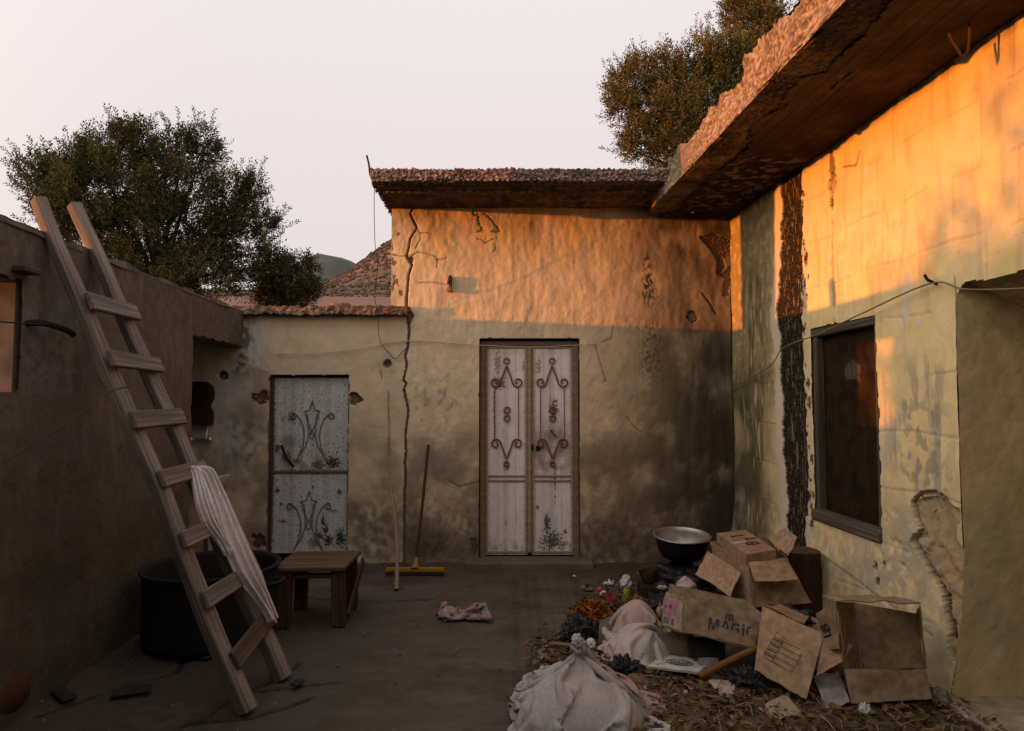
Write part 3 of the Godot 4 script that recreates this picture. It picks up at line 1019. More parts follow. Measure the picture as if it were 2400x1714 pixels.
func double_door(o: Node3D) -> void:
	var white := lin(0.86, 0.81, 0.8)
	var fr := MB.new()
	var rusty := lin(0.3, 0.2, 0.13)
	var pale := lin(0.42, 0.33, 0.24)
	fr.box(Transform3D(Basis(), V(-0.285, 1.05, -6.44)), V(0.05, 2.09, 0.06), rusty, 0.004)
	fr.box(Transform3D(Basis(), V(0.622, 1.05, -6.44)), V(0.045, 2.09, 0.06), rusty, 0.004)
	fr.box(Transform3D(Basis(), V(0.168, 2.078, -6.445)), V(0.87, 0.04, 0.055), rusty, 0.004)
	var dd := put("double_door", fr.mesh(), M.rust, o)
	for k in 2:
		var x0: float = [-0.258, 0.188][k]
		var wdt: float = [0.41, 0.41][k]
		var n := metal_sheet(wdt, 2.0, 300 + k * 20, white)
		var s: Relief = n[0]
		s.wash(lin(0.3, 0.2, 0.12), n[1], 0.3, 0.75, 0.6, [0, wdt, 0, 0.12, 0.1])
		s.wash(lin(0.33, 0.21, 0.1), n[2], 0.3, 0.7, 0.75, [0, 0.03, 0, 2, 0.03]); s.wash(lin(0.33, 0.21, 0.1), n[2], 0.3, 0.7, 0.75, [wdt - 0.03, wdt, 0, 2, 0.03])
		if k == 0:
			rustify(s, n, [[0.12, 1.84, 0.035, 0.11, 0, 0.55], [0.14, 1.66, 0.05, 0.06, 0, 0.8], [0.37, 1.82, 0.012, 0.05, 0, 0.6], [0.085, 1.45, 0.012, 0.3, 0, 0.6], [0.09, 1.2, 0.008, 0.22, 0, 0.5], [0.2, 0.3, 0.006, 0.04, 0, 0.7], [0.21, 1.35, 0.03, 0.06, 0, 0.35], [0.2, 0.85, 0.03, 0.04, 0, 0.6]])
		else:
			rustify(s, n, [[0.07, 1.82, 0.03, 0.08, 0, 0.55], [0.22, 1.41, 0.05, 0.1, 0, 0.85], [0.24, 1.15, 0.12, 0.06, 0, 0.45], [0.3, 1.05, 0.08, 0.08, 0, 0.5], [0.05, 1.0, 0.06, 0.12, 0, 0.45], [0.15, 0.3, 0.03, 0.1, 2, 0.9], [0.2, 0.14, 0.1, 0.09, 2, 0.85], [0.33, 0.22, 0.015, 0.02, 2, 0.9], [0.23, 0.72, 0.012, 0.2, 1, 0.7], [0.06, 0.45, 0.02, 0.02, 2, 0.8], [0.1, 0.9, 0.03, 0.05, 1, 0.5], [0.3, 0.1, 0.08, 0.03, 0, 0.6]])
			s.wash(lin(0.32, 0.25, 0.18), n[1], 0.1, 0.6, 0.7, [0.0, wdt, 0.75, 1.25, 0.2])
		s.wash(lin(0.05, 0.035, 0.025), n[2], 0.8, 0.9, 0.6)
		put("leaf", s.mesh(), skin_mat(s, 330 + k, 0.06, 0.6, 0.02, 0.008), dd, Transform3D(Basis(), V(x0, 0.034, -6.452)))
		var rim := MB.new()
		for xx in [x0 + 0.012, x0 + wdt - 0.012]: rim.box(Transform3D(Basis(), V(xx, 1.05, -6.445)), V(0.022, 1.99, 0.016), pale, 0.003)
		for yy in [0.062, 0.745, 0.79, 2.04]: rim.box(Transform3D(Basis(), V(x0 + wdt * 0.5, yy, -6.4455)), V(wdt - 0.05, 0.018, 0.014), pale, 0.003)
		put("leaf_border", rim.mesh(), M.rust, dd)
		# wrought scrollwork welded on the upper panel
		var cx := x0 + wdt * 0.5
		var kk := 0.000884
		var iron := lin(0.26, 0.13, 0.055)
		var up := MB.new()
		var lo := MB.new()
		var mid := MB.new()
		var bars := MB.new()
		for sg in [-1.0, 1.0]:
			var leg: Array = [Vector2(380 + sg * 2, 350), Vector2(380 - sg * 18, 385), Vector2(380 - sg * 38, 450), Vector2(380 - sg * 55, 500)] if false else [Vector2(380, 345), Vector2(380 + sg * 22, 400), Vector2(380 + sg * 48, 475)]
			for q in spiral(Vector2(124, 525), 60, 16, 172, -260): leg.append(Vector2(380 + sg * q.x, q.y))
			strip(up, leg, 380, 165, kk, cx, 2.02, -6.436, 0.0085, iron)
			var v: Array = [Vector2(380, 1370), Vector2(380 + sg * 25, 1310), Vector2(380 + sg * 55, 1225)]
			for q in spiral(Vector2(120, 1205), 58, 16, 190, 620): v.append(Vector2(380 + sg * q.x, q.y))
			strip(lo, v, 380, 165, kk, cx, 2.02, -6.436, 0.0085, iron)
			strip(bars, [Vector2(380 + sg * 130, 590), Vector2(380 + sg * 131, 860), Vector2(380 + sg * 130, 1140)], 380, 165, kk, cx, 2.02, -6.438, 0.005, iron)
		strip(up, spiral(Vector2(380, 292), 30, 30, -90, 275), 380, 165, kk, cx, 2.02, -6.436, 0.007, iron)
		strip(lo, spiral(Vector2(380, 1425), 26, 26, -90, 275), 380, 165, kk, cx, 2.02, -6.436, 0.008, iron)
		for e in [835, 925]: strip(mid, spiral(Vector2(383, e), 36, 28, -90, 290), 380, 165, kk, cx, 2.02, -6.436, 0.0075, iron)
		put("scrollwork", up.mesh(), M.rust, dd); put("scrollwork", lo.mesh(), M.rust, dd); put("scrollwork", mid.mesh(), M.rust, dd); put("scroll_bars", bars.mesh(), M.rust, dd)
	var jam := MB.new()
	jam.box(Transform3D(Basis(), V(0.17, 1.05, -6.432)), V(0.034, 1.98, 0.02), lin(0.42, 0.33, 0.22), 0.004)
	put("meeting_bar", jam.mesh(), M.rust, dd)
	var hd := MB.new()
	hd.box(Transform3D(Basis(Vector3.BACK, deg_to_rad(38)), V(0.395, 1.21, -6.415)), V(0.018, 0.1, 0.02), lin(0.12, 0.1, 0.08), 0.004)
	hd.box(Transform3D(Basis(Vector3.BACK, deg_to_rad(38)), V(0.36, 1.255, -6.41)), V(0.013, 0.05, 0.013), lin(0.5, 0.48, 0.42), 0.003)
	put("handle", hd.mesh(), M.rust, dd)
	var lk := MB.new()
	lk.box(Transform3D(Basis(), V(0.255, 1.06, -6.44)), V(0.042, 0.045, 0.02), lin(0.02, 0.018, 0.015), 0.003)
	lk.box(Transform3D(Basis(), V(0.2, 1.07, -6.425)), V(0.016, 0.06, 0.02), lin(0.02, 0.018, 0.015), 0.003)
	put("lock", lk.mesh(), M.rust, dd)


func wing() -> void:
	var o := thing("house_wing", "cream block wing with a deep broken concrete eave, soot streak and shuttered window", "house", SIDE)
	var s := Relief.new(-6.34, -0.06, 4.9, 3.4, 0.008, lin(0.82, 0.67, 0.36))
	var n := age_wall(s, 401)
	# courses of blocks telegraph through the thin render
	var joint := lin(0.5, 0.39, 0.24)
	for k in 11:
		var y := 0.325 + k * 0.337
		var pts := []
		for q in 26: pts.append(Vector2(-6.3 + q * 0.19, y + 0.012 * sin(q * 1.7 + k)))
		for q in 25:
			if rng.randf() < 0.72: s.stroke([pts[q], pts[q + 1]], 0.009, -0.004, joint, 0.5, n[3], 0.005)
		for q in 12:
			var x := -6.2 + q * 0.42 + (0.21 if k % 2 else 0.0)
			if rng.randf() < 0.55: s.stroke([Vector2(x, y), Vector2(x + 0.006, y + 0.33)], 0.008, -0.003, joint, 0.4, n[3], 0.006)
	s.wash(lin(0.78, 0.57, 0.24), n[0], 0.4, 0.75, 0.6, [-5.0, -1.4, 1.9, 3.4, 0.6])
	s.wash(lin(0.84, 0.72, 0.46), n[1], 0.55, 0.8, 0.6, [-4.9, -1.4, 1.2, 2.7, 0.4])
	s.wash(lin(0.66, 0.62, 0.56), n[2], 0.55, 0.75, 0.7, [-4.1, -3.35, 0.5, 1.5, 0.2])
	s.wash(lin(0.32, 0.28, 0.23), n[1], 0.52, 0.62, 0.7, [-3.75, -3.35, 0.95, 1.55, 0.2], -0.003)
	s.wash(lin(0.3, 0.27, 0.23), n[2], 0.58, 0.66, 0.55, [-3.85, -3.35, 0.85, 1.75, 0.15], -0.003)
	s.wash(lin(0.42, 0.37, 0.29), n[1], 0.3, 0.7, 0.7, [-6.4, -1.4, -0.1, 0.75, 0.5])
	s.wash(lin(0.4, 0.36, 0.3), n[0], 0.3, 0.7, 0.6, [-4.2, -3.2, -0.1, 1.0, 0.4])
	s.wash(lin(0.25, 0.19, 0.12), n[3], 0.78, 0.92, 0.35)
	s.wash(lin(0.5, 0.36, 0.18), n[2], 0.6, 0.85, 0.4, [-4.8, -1.4, 2.0, 3.4, 0.3])
	for q in [[-3.66, 2.05, 0.03, 0.12], [-3.62, 2.2, 0.025, 0.1], [-3.7, 1.95, 0.02, 0.03], [-3.55, 1.97, 0.025, 0.025], [-3.98, 1.45, 0.04, 0.1], [-4.0, 2.98, 0.022, 0.07]]:
		s.blob(Vector2(q[0], q[1]), Vector2(q[2], q[3]), lin(0.72, 0.68, 0.62), 0.75, n[1], 0.5, 0.003)
	# soot run between the corner and the window, with its pale edges
	var soot := lin(0.02, 0.016, 0.013)
	s.wash(lin(0.22, 0.19, 0.12), n[1], -0.2, 0.5, 0.8, [-6.4, -5.25, 1.5, 3.4, 0.3])
	s.wash(lin(0.06, 0.05, 0.036), n[0], -0.3, 0.6, 0.9, [-6.6, -5.45, -0.2, 1.75, 0.5])
	s.wash(lin(0.1, 0.08, 0.055), n[2], 0.35, 0.6, 0.8, [-5.95, -5.5, 0.2, 2.7, 0.25])
	s.wash(lin(0.5, 0.44, 0.33), n[2], 0.68, 0.76, 0.8, [-6.0, -5.4, 0.4, 2.4, 0.2], 0.003)
	var lft: Array[Vector2] = [Vector2(-5.125, 3.33), Vector2(-5.167, 2.726), Vector2(-5.254, 2.222), Vector2(-5.201, 1.995), Vector2(-5.202, 1.484), Vector2(-5.203, 1.122), Vector2(-5.143, 0.771), Vector2(-5.123, 0.422), Vector2(-5.1, 0.1)]
	var rgt: Array[Vector2] = [Vector2(-4.792, 3.33), Vector2(-4.826, 2.649), Vector2(-4.852, 2.377), Vector2(-4.858, 1.964), Vector2(-4.826, 1.486), Vector2(-4.828, 1.149), Vector2(-4.824, 0.816), Vector2(-4.840, 0.481), Vector2(-4.86, 0.1)]
	for k in 8:
		s.stroke([lft[k] - Vector2(0.05, 0), lft[k + 1] - Vector2(0.05, 0)], 0.09, 0.006, lin(0.66, 0.6, 0.5), 0.85, n[1], 0.03)
		s.stroke([rgt[k] + Vector2(0.04, 0), rgt[k + 1] + Vector2(0.04, 0)], 0.06, 0.004, lin(0.66, 0.58, 0.45), 0.6, n[1], 0.03)
	var poly := PackedVector2Array(lft)
	for k in 9: poly.append(rgt[8 - k])
	s.wash(lin(0.07, 0.05, 0.035), n[1], 0.0, 0.5, 0.85, [-6.4, -1.3, 3.25, 3.5, 0.06])
	s.poly(poly, soot, 1.06, n[1], 0.032, -0.012, 0.008, n[3])
	var fleck := s.noise(0.014, 0.1, 451, 3)
	s.wash(lin(0.3, 0.25, 0.17), fleck, 0.68, 0.76, 0.8, [-5.16, -4.86, 0.1, 3.3, 0.08], 0.003)
	s.wash(lin(0.3, 0.24, 0.16), n[2], 0.74, 0.8, 0.6, [-5.1, -4.9, 0.1, 3.3, 0.08])
	for k in 40:
		s.blob(Vector2(-4.82 + rng.randf_range(-0.02, 0.075), rng.randf_range(0.4, 3.2)), Vector2(0.018, 0.03) * rng.randf_range(0.5, 1.5), soot, 0.9, n[3], 0.8)
	# the smoke hole and its drip
	s.blob(Vector2(-4.39, 3.03), Vector2(0.055, 0.075), lin(0.008, 0.006, 0.005), 1.0, n[3], 0.5, -0.07)
	s.blob(Vector2(-4.4, 2.9), Vector2(0.03, 0.05), lin(0.02, 0.015, 0.01), 1.0, n[3], 0.6, -0.03)
	s.blob(Vector2(-4.39, 3.18), Vector2(0.045, 0.15), lin(0.06, 0.045, 0.03), 0.75, n[1], 0.7)
	s.blob(Vector2(-4.41, 2.4), Vector2(0.02, 0.5), lin(0.3, 0.16, 0.06), 0.5, n[1], 0.6)
	s.stroke([Vector2(-4.55, 2.8), Vector2(-4.6, 2.55), Vector2(-4.62, 2.2)], 0.008, -0.004, joint, 0.5, n[3], 0.005)
	s.stroke([Vector2(-4.25, 3.1), Vector2(-4.1, 3.06), Vector2(-4.06, 3.14)], 0.01, -0.006, lin(0.12, 0.09, 0.06), 0.7, n[3], 0.006)
	# render fallen from the stones beside the doorway
	var st := PackedVector2Array([Vector2(-3.650, 0.941), Vector2(-3.616, 0.862), Vector2(-3.581, 0.802), Vector2(-3.648, 0.722), Vector2(-3.530, 0.617), Vector2(-3.463, 0.537), Vector2(-3.376, 0.484), Vector2(-3.34, 0.3), Vector2(-3.3, 0.2), Vector2(-3.24, 0.2), Vector2(-3.23, 0.420), Vector2(-3.217, 0.545), Vector2(-3.238, 0.726), Vector2(-3.307, 0.801), Vector2(-3.288, 0.965), Vector2(-3.418, 0.992), Vector2(-3.511, 1.003)])
	s.poly(st, lin(0.4, 0.29, 0.16), 0.9, n[1], 0.02, -0.03, 0.035, n[1])
	s.stroke([Vector2(-3.650, 0.941), Vector2(-3.616, 0.862), Vector2(-3.581, 0.802), Vector2(-3.648, 0.722), Vector2(-3.53, 0.617), Vector2(-3.4, 0.5), Vector2(-3.32, 0.3)], 0.012, -0.045, lin(0.03, 0.022, 0.015), 0.9, n[3], 0.008)
	s.stroke([Vector2(-3.65, 0.94), Vector2(-3.58, 1.0), Vector2(-3.48, 1.02), Vector2(-3.38, 1.0)], 0.012, -0.045, lin(0.03, 0.022, 0.015), 0.9, n[3], 0.008)
	s.stroke([Vector2(-3.46, 0.98), Vector2(-3.5, 0.88), Vector2(-3.44, 0.8)], 0.014, -0.06, lin(0.03, 0.022, 0.015), 0.9, n[3], 0.01)
	s.stroke([Vector2(-4.6, 0.42), Vector2(-4.1, 0.36), Vector2(-3.7, 0.3), Vector2(-3.45, 0.27)], 0.008, -0.004, lin(0.2, 0.16, 0.1), 0.6, n[3], 0.004)
	for q in [[-3.98, 0.5], [-3.95, 0.42], [-3.9, 0.53]]: s.blob(Vector2(q[0], q[1]), Vector2(0.02, 0.025), lin(0.04, 0.03, 0.02), 0.9, n[3], 0.7, -0.02)
	s.wash(lin(0.5, 0.45, 0.36), n[1], 0.2, 0.5, 0.6, [-4.0, -3.6, 0.45, 0.85, 0.2], 0.012)
	# the foot of the wall splays out into the yard
	for j in s.h:
		var y := s.v0 + j * s.px
		var f := 0.1 * pow(1.0 - clampf(y / 0.75, 0, 1), 1.6)
		for i in s.w: s.t[(s.h - 1 - j) * s.w + i] += f
	s.open(-4.73, -3.94, 0.66, 2.05, n[1], 0.006)
	for j in s.h:
		var y := s.v0 + j * s.px
		for i in s.w:
			var u := s.u0 + i * s.px
			if u > -3.262 and u < -2.3:
				var cap := 2.12 + 0.02 * sin(u * 9.0)
				var dx: float = -3.262 + 0.12 - u
				if dx > 0.0: cap -= 0.12 - sqrt(maxf(0.0, 0.0144 - dx * dx))
				if y < cap: s.hole[(s.h - 1 - j) * s.w + i] = 1
	var face := Basis(V(0, 0, 1), V(0, 1, 0), V(-1, 0, 0))
	put("wall", s.mesh(), skin_mat(s, 430, 0.3), o, Transform3D(face, V(2.5, 0, 0)))
	var js := Relief.new(2.36, -0.06, 1.04, 2.22, 0.008, lin(0.72, 0.57, 0.3))
	var jn := age_wall(js, 460)
	js.wash(lin(0.42, 0.38, 0.28), jn[0], 0.2, 1.0, 0.9, [2.4, 3.1, -0.1, 0.95, 0.5])
	js.wash(lin(0.76, 0.6, 0.3), jn[1], 0.4, 1.0, 0.7)
	js.wash(lin(0.3, 0.24, 0.14), jn[1], 0.4, 0.95, 0.6, [2.4, 3.1, 1.85, 2.2, 0.1])
	js.wash(lin(0.2, 0.16, 0.1), jn[3], 0.76, 0.9, 0.4)
	for j in js.h:
		var y := js.v0 + j * js.px
		var f := 0.1 * pow(1.0 - clampf(y / 0.75, 0, 1), 1.6)
		for i in js.w:
			if js.u0 + i * js.px < 2.49 - f: js.hole[(js.h - 1 - j) * js.w + i] = 1
	put("doorway_jamb", js.mesh(), skin_mat(js, 470, 0.3), o, Transform3D(Basis(), V(0, 0, -3.258)))
	var body := MB.new()
	var pc := lin(0.44, 0.36, 0.22)
	plaster_box(body, V(2.53, -0.06, -9.0), V(5.2, 3.33, -4.735), pc)
	plaster_box(body, V(2.53, -0.06, -4.735), V(5.2, 0.655, -3.935), pc)
	plaster_box(body, V(2.53, 2.055, -4.735), V(5.2, 3.33, -3.935), pc)
	plaster_box(body, V(2.75, 0.655, -4.735), V(5.2, 2.055, -3.935), lin(0.02, 0.015, 0.012))
	plaster_box(body, V(2.53, -0.06, -3.935), V(5.2, 3.33, -3.28), pc)
	plaster_box(body, V(2.53, 2.13, -3.28), V(5.2, 3.33, -2.2), lin(0.6, 0.48, 0.26))
	plaster_box(body, V(3.4, -0.06, -3.28), V(5.2, 2.13, -2.2), lin(0.25, 0.2, 0.12))
	plaster_box(body, V(2.5, -0.06, -2.2), V(5.2, 3.33, 3.6), pc)
	put("inner_walls", body.mesh(), M.rough, o)
	var head := MB.new()
	head.quad(V(2.515, 2.15, -3.285), V(2.515, 2.15, -2.2), V(3.0, 1.95, -2.2), V(3.0, 1.95, -3.285), lin(0.6, 0.48, 0.26))
	head.quad(V(3.0, 1.95, -3.285), V(3.0, 1.95, -2.2), V(3.0, 2.13, -2.2), V(3.0, 2.13, -3.285), lin(0.5, 0.4, 0.22))
	put("doorway_head", head.mesh(), M.rough, o)
	var sill := rough_block(V(2.34, -0.08, -3.3), V(3.2, 0.03, -2.3), 0.03, 0.02, 0.0, [lin(0.4, 0.34, 0.25), lin(0.3, 0.25, 0.18), lin(0.45, 0.4, 0.3), pc, pc], 480)
	put("doorstep", sill, M.rough, o)
	var cols := [lin(0.42, 0.3, 0.2), lin(0.6, 0.46, 0.33), lin(0.34, 0.29, 0.24), lin(0.1, 0.075, 0.05), lin(0.3, 0.23, 0.14)]
	put("roof", rough_block(V(1.86, 3.325, -6.42), V(5.3, 3.55, 3.7), 0.05, 0.03, 0.0, cols, 501, 0.0), M.rough, o)
	var bc := [lin(0.16, 0.115, 0.08), lin(0.46, 0.35, 0.25), lin(0.2, 0.165, 0.13), lin(0.06, 0.042, 0.028), lin(0.3, 0.21, 0.13)]
	put("broken_edge", rough_block(V(1.655, 3.305, -6.42), V(2.02, 3.575, -0.8), 0.009, 0.095, 0.009, bc, 505, 0.17, 64.0), M.rough, o)
	# underside, cast on boards laid along the eave, sooty towards the wall
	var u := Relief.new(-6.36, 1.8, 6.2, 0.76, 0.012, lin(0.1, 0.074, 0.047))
	var un := age_wall(u, 541)
	for k in 7:
		var x := 1.86 + k * 0.105
		u.stroke([Vector2(-6.36, x), Vector2(-3.0, x + 0.008), Vector2(-0.2, x)], 0.008, 0.006 if k % 2 else -0.006, lin(0.14, 0.09, 0.05), 0.6, un[3], 0.006)
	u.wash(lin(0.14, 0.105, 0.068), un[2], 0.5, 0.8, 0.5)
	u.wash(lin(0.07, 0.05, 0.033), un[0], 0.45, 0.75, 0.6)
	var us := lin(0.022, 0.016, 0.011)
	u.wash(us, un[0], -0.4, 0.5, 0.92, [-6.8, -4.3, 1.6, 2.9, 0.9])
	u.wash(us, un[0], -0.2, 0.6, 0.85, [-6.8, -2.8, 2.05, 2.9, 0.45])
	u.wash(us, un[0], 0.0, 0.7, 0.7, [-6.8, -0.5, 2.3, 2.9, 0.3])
	u.wash(lin(0.3, 0.23, 0.15), un[1], 0.55, 0.68, 0.6, [-5.9, -4.6, 1.9, 2.4, 0.2], 0.004)
	for j in u.h:
		var x := u.v0 + j * u.px
		for i in u.w:
			var at := (u.h - 1 - j) * u.w + i
			if u.u0 + i * u.px > -6.05 and x < 1.88 + (un[0][at] / 255.0 - 0.5) * 0.2 + (un[1][at] / 255.0 - 0.5) * 0.05: u.hole[at] = 1
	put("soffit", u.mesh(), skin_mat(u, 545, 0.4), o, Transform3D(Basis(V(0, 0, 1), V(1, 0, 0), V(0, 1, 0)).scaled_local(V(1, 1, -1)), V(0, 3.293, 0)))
	window(o)


func window(o: Node3D) -> void:
	# weathered board frame with a dark closed shutter
	var grey := lin(0.16, 0.125, 0.095)
	var fr := MB.new()
	put("window", shutter_sheet(), M.shutter, o, Transform3D(Basis(V(0, 0, 1), V(0, 1, 0), V(-1, 0, 0)), V(2.575, 0, 0)))
	var w: Node3D = o.get_node("window")
	var inv := w.transform.affine_inverse()
	for q in [[V(2.545, 1.36, -4.705), V(0.06, 1.34, 0.035)], [V(2.543, 1.36, -3.965), V(0.06, 1.34, 0.045)]]:
		fr = MB.new()
		fr.box(inv * Transform3D(Basis(Vector3.RIGHT, 0.004), q[0]), q[1], grey, 0.006)
		put("frame_post", fr.mesh(), M.wood, w)
	fr = MB.new()
	fr.box(inv * Transform3D(Basis(Vector3.RIGHT, PI / 2 - 0.012), V(2.538, 2.02, -4.335)), V(0.07, 0.8, 0.06), grey, 0.008)
	put("lintel_board", fr.mesh(), M.wood, w)
	fr = MB.new()
	fr.box(inv * Transform3D(Basis(Vector3.RIGHT, PI / 2 + 0.01), V(2.52, 0.69, -4.335)), V(0.09, 0.82, 0.08), lin(0.2, 0.16, 0.12), 0.01)
	put("sill_board", fr.mesh(), M.wood, w)


func shutter_sheet() -> ArrayMesh:
	var s := Relief.new(-4.7, 0.7, 0.74, 1.31, 0.006, lin(0.03, 0.018, 0.01))
	var a := s.noise(0.2, 0.2, 520)
	var b := s.noise(0.03, 0.5, 521)
	s.wash(lin(0.014, 0.008, 0.005), a, 0.4, 0.7, 0.8)
	s.wash(lin(0.035, 0.022, 0.014), b, 0.6, 0.8, 0.5)
	s.blob(Vector2(-4.33, 1.72), Vector2(0.07, 0.07), lin(0.13, 0.1, 0.075), 0.6, a, 1.0)
	s.stroke([Vector2(-4.35, 0.76), Vector2(-4.35, 2.0)], 0.008, -0.012, lin(0.005, 0.004, 0.003), 0.9)
	s.lift(b, 0.003)
	M.shutter = skin_mat(s, 522, 0.1, 0.6)
	return s.mesh(2)


func outhouse() -> void:
	var o := thing("outhouse", "low rendered outhouse with thin concrete roof and grey blue metal door", "outhouse")
	var s := Relief.new(-4.0, -0.03, 3.02, 2.38, 0.01, lin(0.62, 0.53, 0.35))
	var n := age_wall(s, 601)
	s.wash(lin(0.56, 0.44, 0.25), n[0], 0.45, 0.7, 0.6, [-2.35, -1.0, 1.9, 2.4, 0.3])
	s.wash(lin(0.62, 0.54, 0.43), n[0], 0.45, 0.75, 0.7, [-2.4, -1.0, 1.2, 2.2, 0.3])
	s.wash(lin(0.24, 0.185, 0.14), n[0], 0.25, 0.7, 0.8, [-4.1, -1.0, -0.1, 1.2, 0.7])
	s.wash(lin(0.15, 0.115, 0.085), n[1], 0.2, 0.65, 0.8, [-1.6, -1.0, -0.1, 0.6, 0.4])
	# the corner by the wash place keeps its old limewash
	s.wash(lin(0.46, 0.47, 0.46), n[2], 0.25, 0.6, 0.85, [-4.1, -2.42, 0.9, 2.4, 0.15])
	s.wash(lin(0.62, 0.63, 0.6), n[2], 0.3, 0.6, 0.85, [-2.56, -2.38, 1.75, 2.4, 0.06])
	s.wash(lin(0.09, 0.085, 0.07), n[1], 0.35, 0.6, 0.8, [-2.7, -2.5, 1.75, 2.4, 0.1])
	s.wash(lin(0.3, 0.22, 0.16), n[0], 0.2, 0.6, 0.7, [-2.65, -2.35, 0.0, 1.8, 0.15])
	s.wash(lin(0.16, 0.16, 0.12), n[1], 0.4, 0.7, 0.7, [-2.75, -2.4, 0.9, 1.4, 0.2])
	s.wash(lin(0.2, 0.15, 0.11), n[3], 0.76, 0.9, 0.4)
	s.blob(Vector2(-2.41, 1.56), Vector2(0.07, 0.06), lin(0.1, 0.04, 0.02), 0.9, n[1], 0.8, -0.03)
	s.blob(Vector2(-2.4, 0.2), Vector2(0.06, 0.07), lin(0.08, 0.035, 0.02), 0.8, n[1], 0.9, -0.03)
	s.poly(PackedVector2Array([Vector2(-1.555, 1.58), Vector2(-1.5, 1.6), Vector2(-1.44, 1.53), Vector2(-1.5, 1.47), Vector2(-1.56, 1.49)]), lin(0.1, 0.07, 0.05), 0.9, n[1], 0.012, -0.04, 0.03, n[3])
	s.blob(Vector2(-1.201, 1.875), Vector2(0.1, 0.1), lin(0.46, 0.4, 0.32), 0.7, n[1], 0.5)
	s.blob(Vector2(-1.201, 1.875), Vector2(0.04, 0.04), lin(0.006, 0.005, 0.004), 1.0, n[3], 0.15, -0.1)
	s.blob(Vector2(-2.78, 1.76), Vector2(0.05, 0.045), lin(0.006, 0.005, 0.004), 1.0, n[3], 0.35, -0.08)
	s.stroke([Vector2(-1.19, 1.6), Vector2(-1.18, 1.3), Vector2(-1.17, 1.0)], 0.01, -0.006, lin(0.1, 0.07, 0.05), 0.6, n[3], 0.008)
	s.stroke([Vector2(-1.27, 1.8), Vector2(-1.25, 1.74)], 0.012, -0.006, lin(0.1, 0.07, 0.05), 0.6, n[3], 0.006)
	s.open(-2.33, -1.57, -0.1, 1.765, n[1], 0.008)
	for j in s.h:
		var y := s.v0 + j * s.px
		var cu: float = crack_u(y) + (n[3][(s.h - 1 - j) * s.w + 20] / 255.0 - 0.5) * 0.012 - 0.009
		for i in s.w:
			if s.u0 + i * s.px > cu: s.hole[(s.h - 1 - j) * s.w + i] = 1
	put("wall", s.mesh(), skin_mat(s, 620, 0.3), o, Transform3D(Basis(), V(0, 0, -6.338)))
	var body := MB.new()
	var pc := lin(0.3, 0.24, 0.17)
	plaster_box(body, V(-4.2, -0.03, -8.5), V(-2.335, 2.33, -6.40), pc)
	plaster_box(body, V(-1.565, -0.03, -8.5), V(-1.075, 2.33, -6.40), pc)
	plaster_box(body, V(-2.335, 1.77, -8.5), V(-1.565, 2.33, -6.402), pc)
	plaster_box(body, V(-2.335, -0.03, -8.5), V(-1.565, 1.77, -6.52), lin(0.04, 0.03, 0.025))
	put("rear_walls", body.mesh(), M.rough, o)
	var cols := [lin(0.16, 0.11, 0.085), lin(0.36, 0.25, 0.2), lin(0.1, 0.07, 0.055), lin(0.1, 0.08, 0.06), lin(0.2, 0.16, 0.12)]
	put("roof", rough_block(V(-2.66, 2.335, -8.6), V(-1.0, 2.425, -6.23), 0.016, 0.035, 0.02, cols, 641), M.rough, o)
	outhouse_door(o)


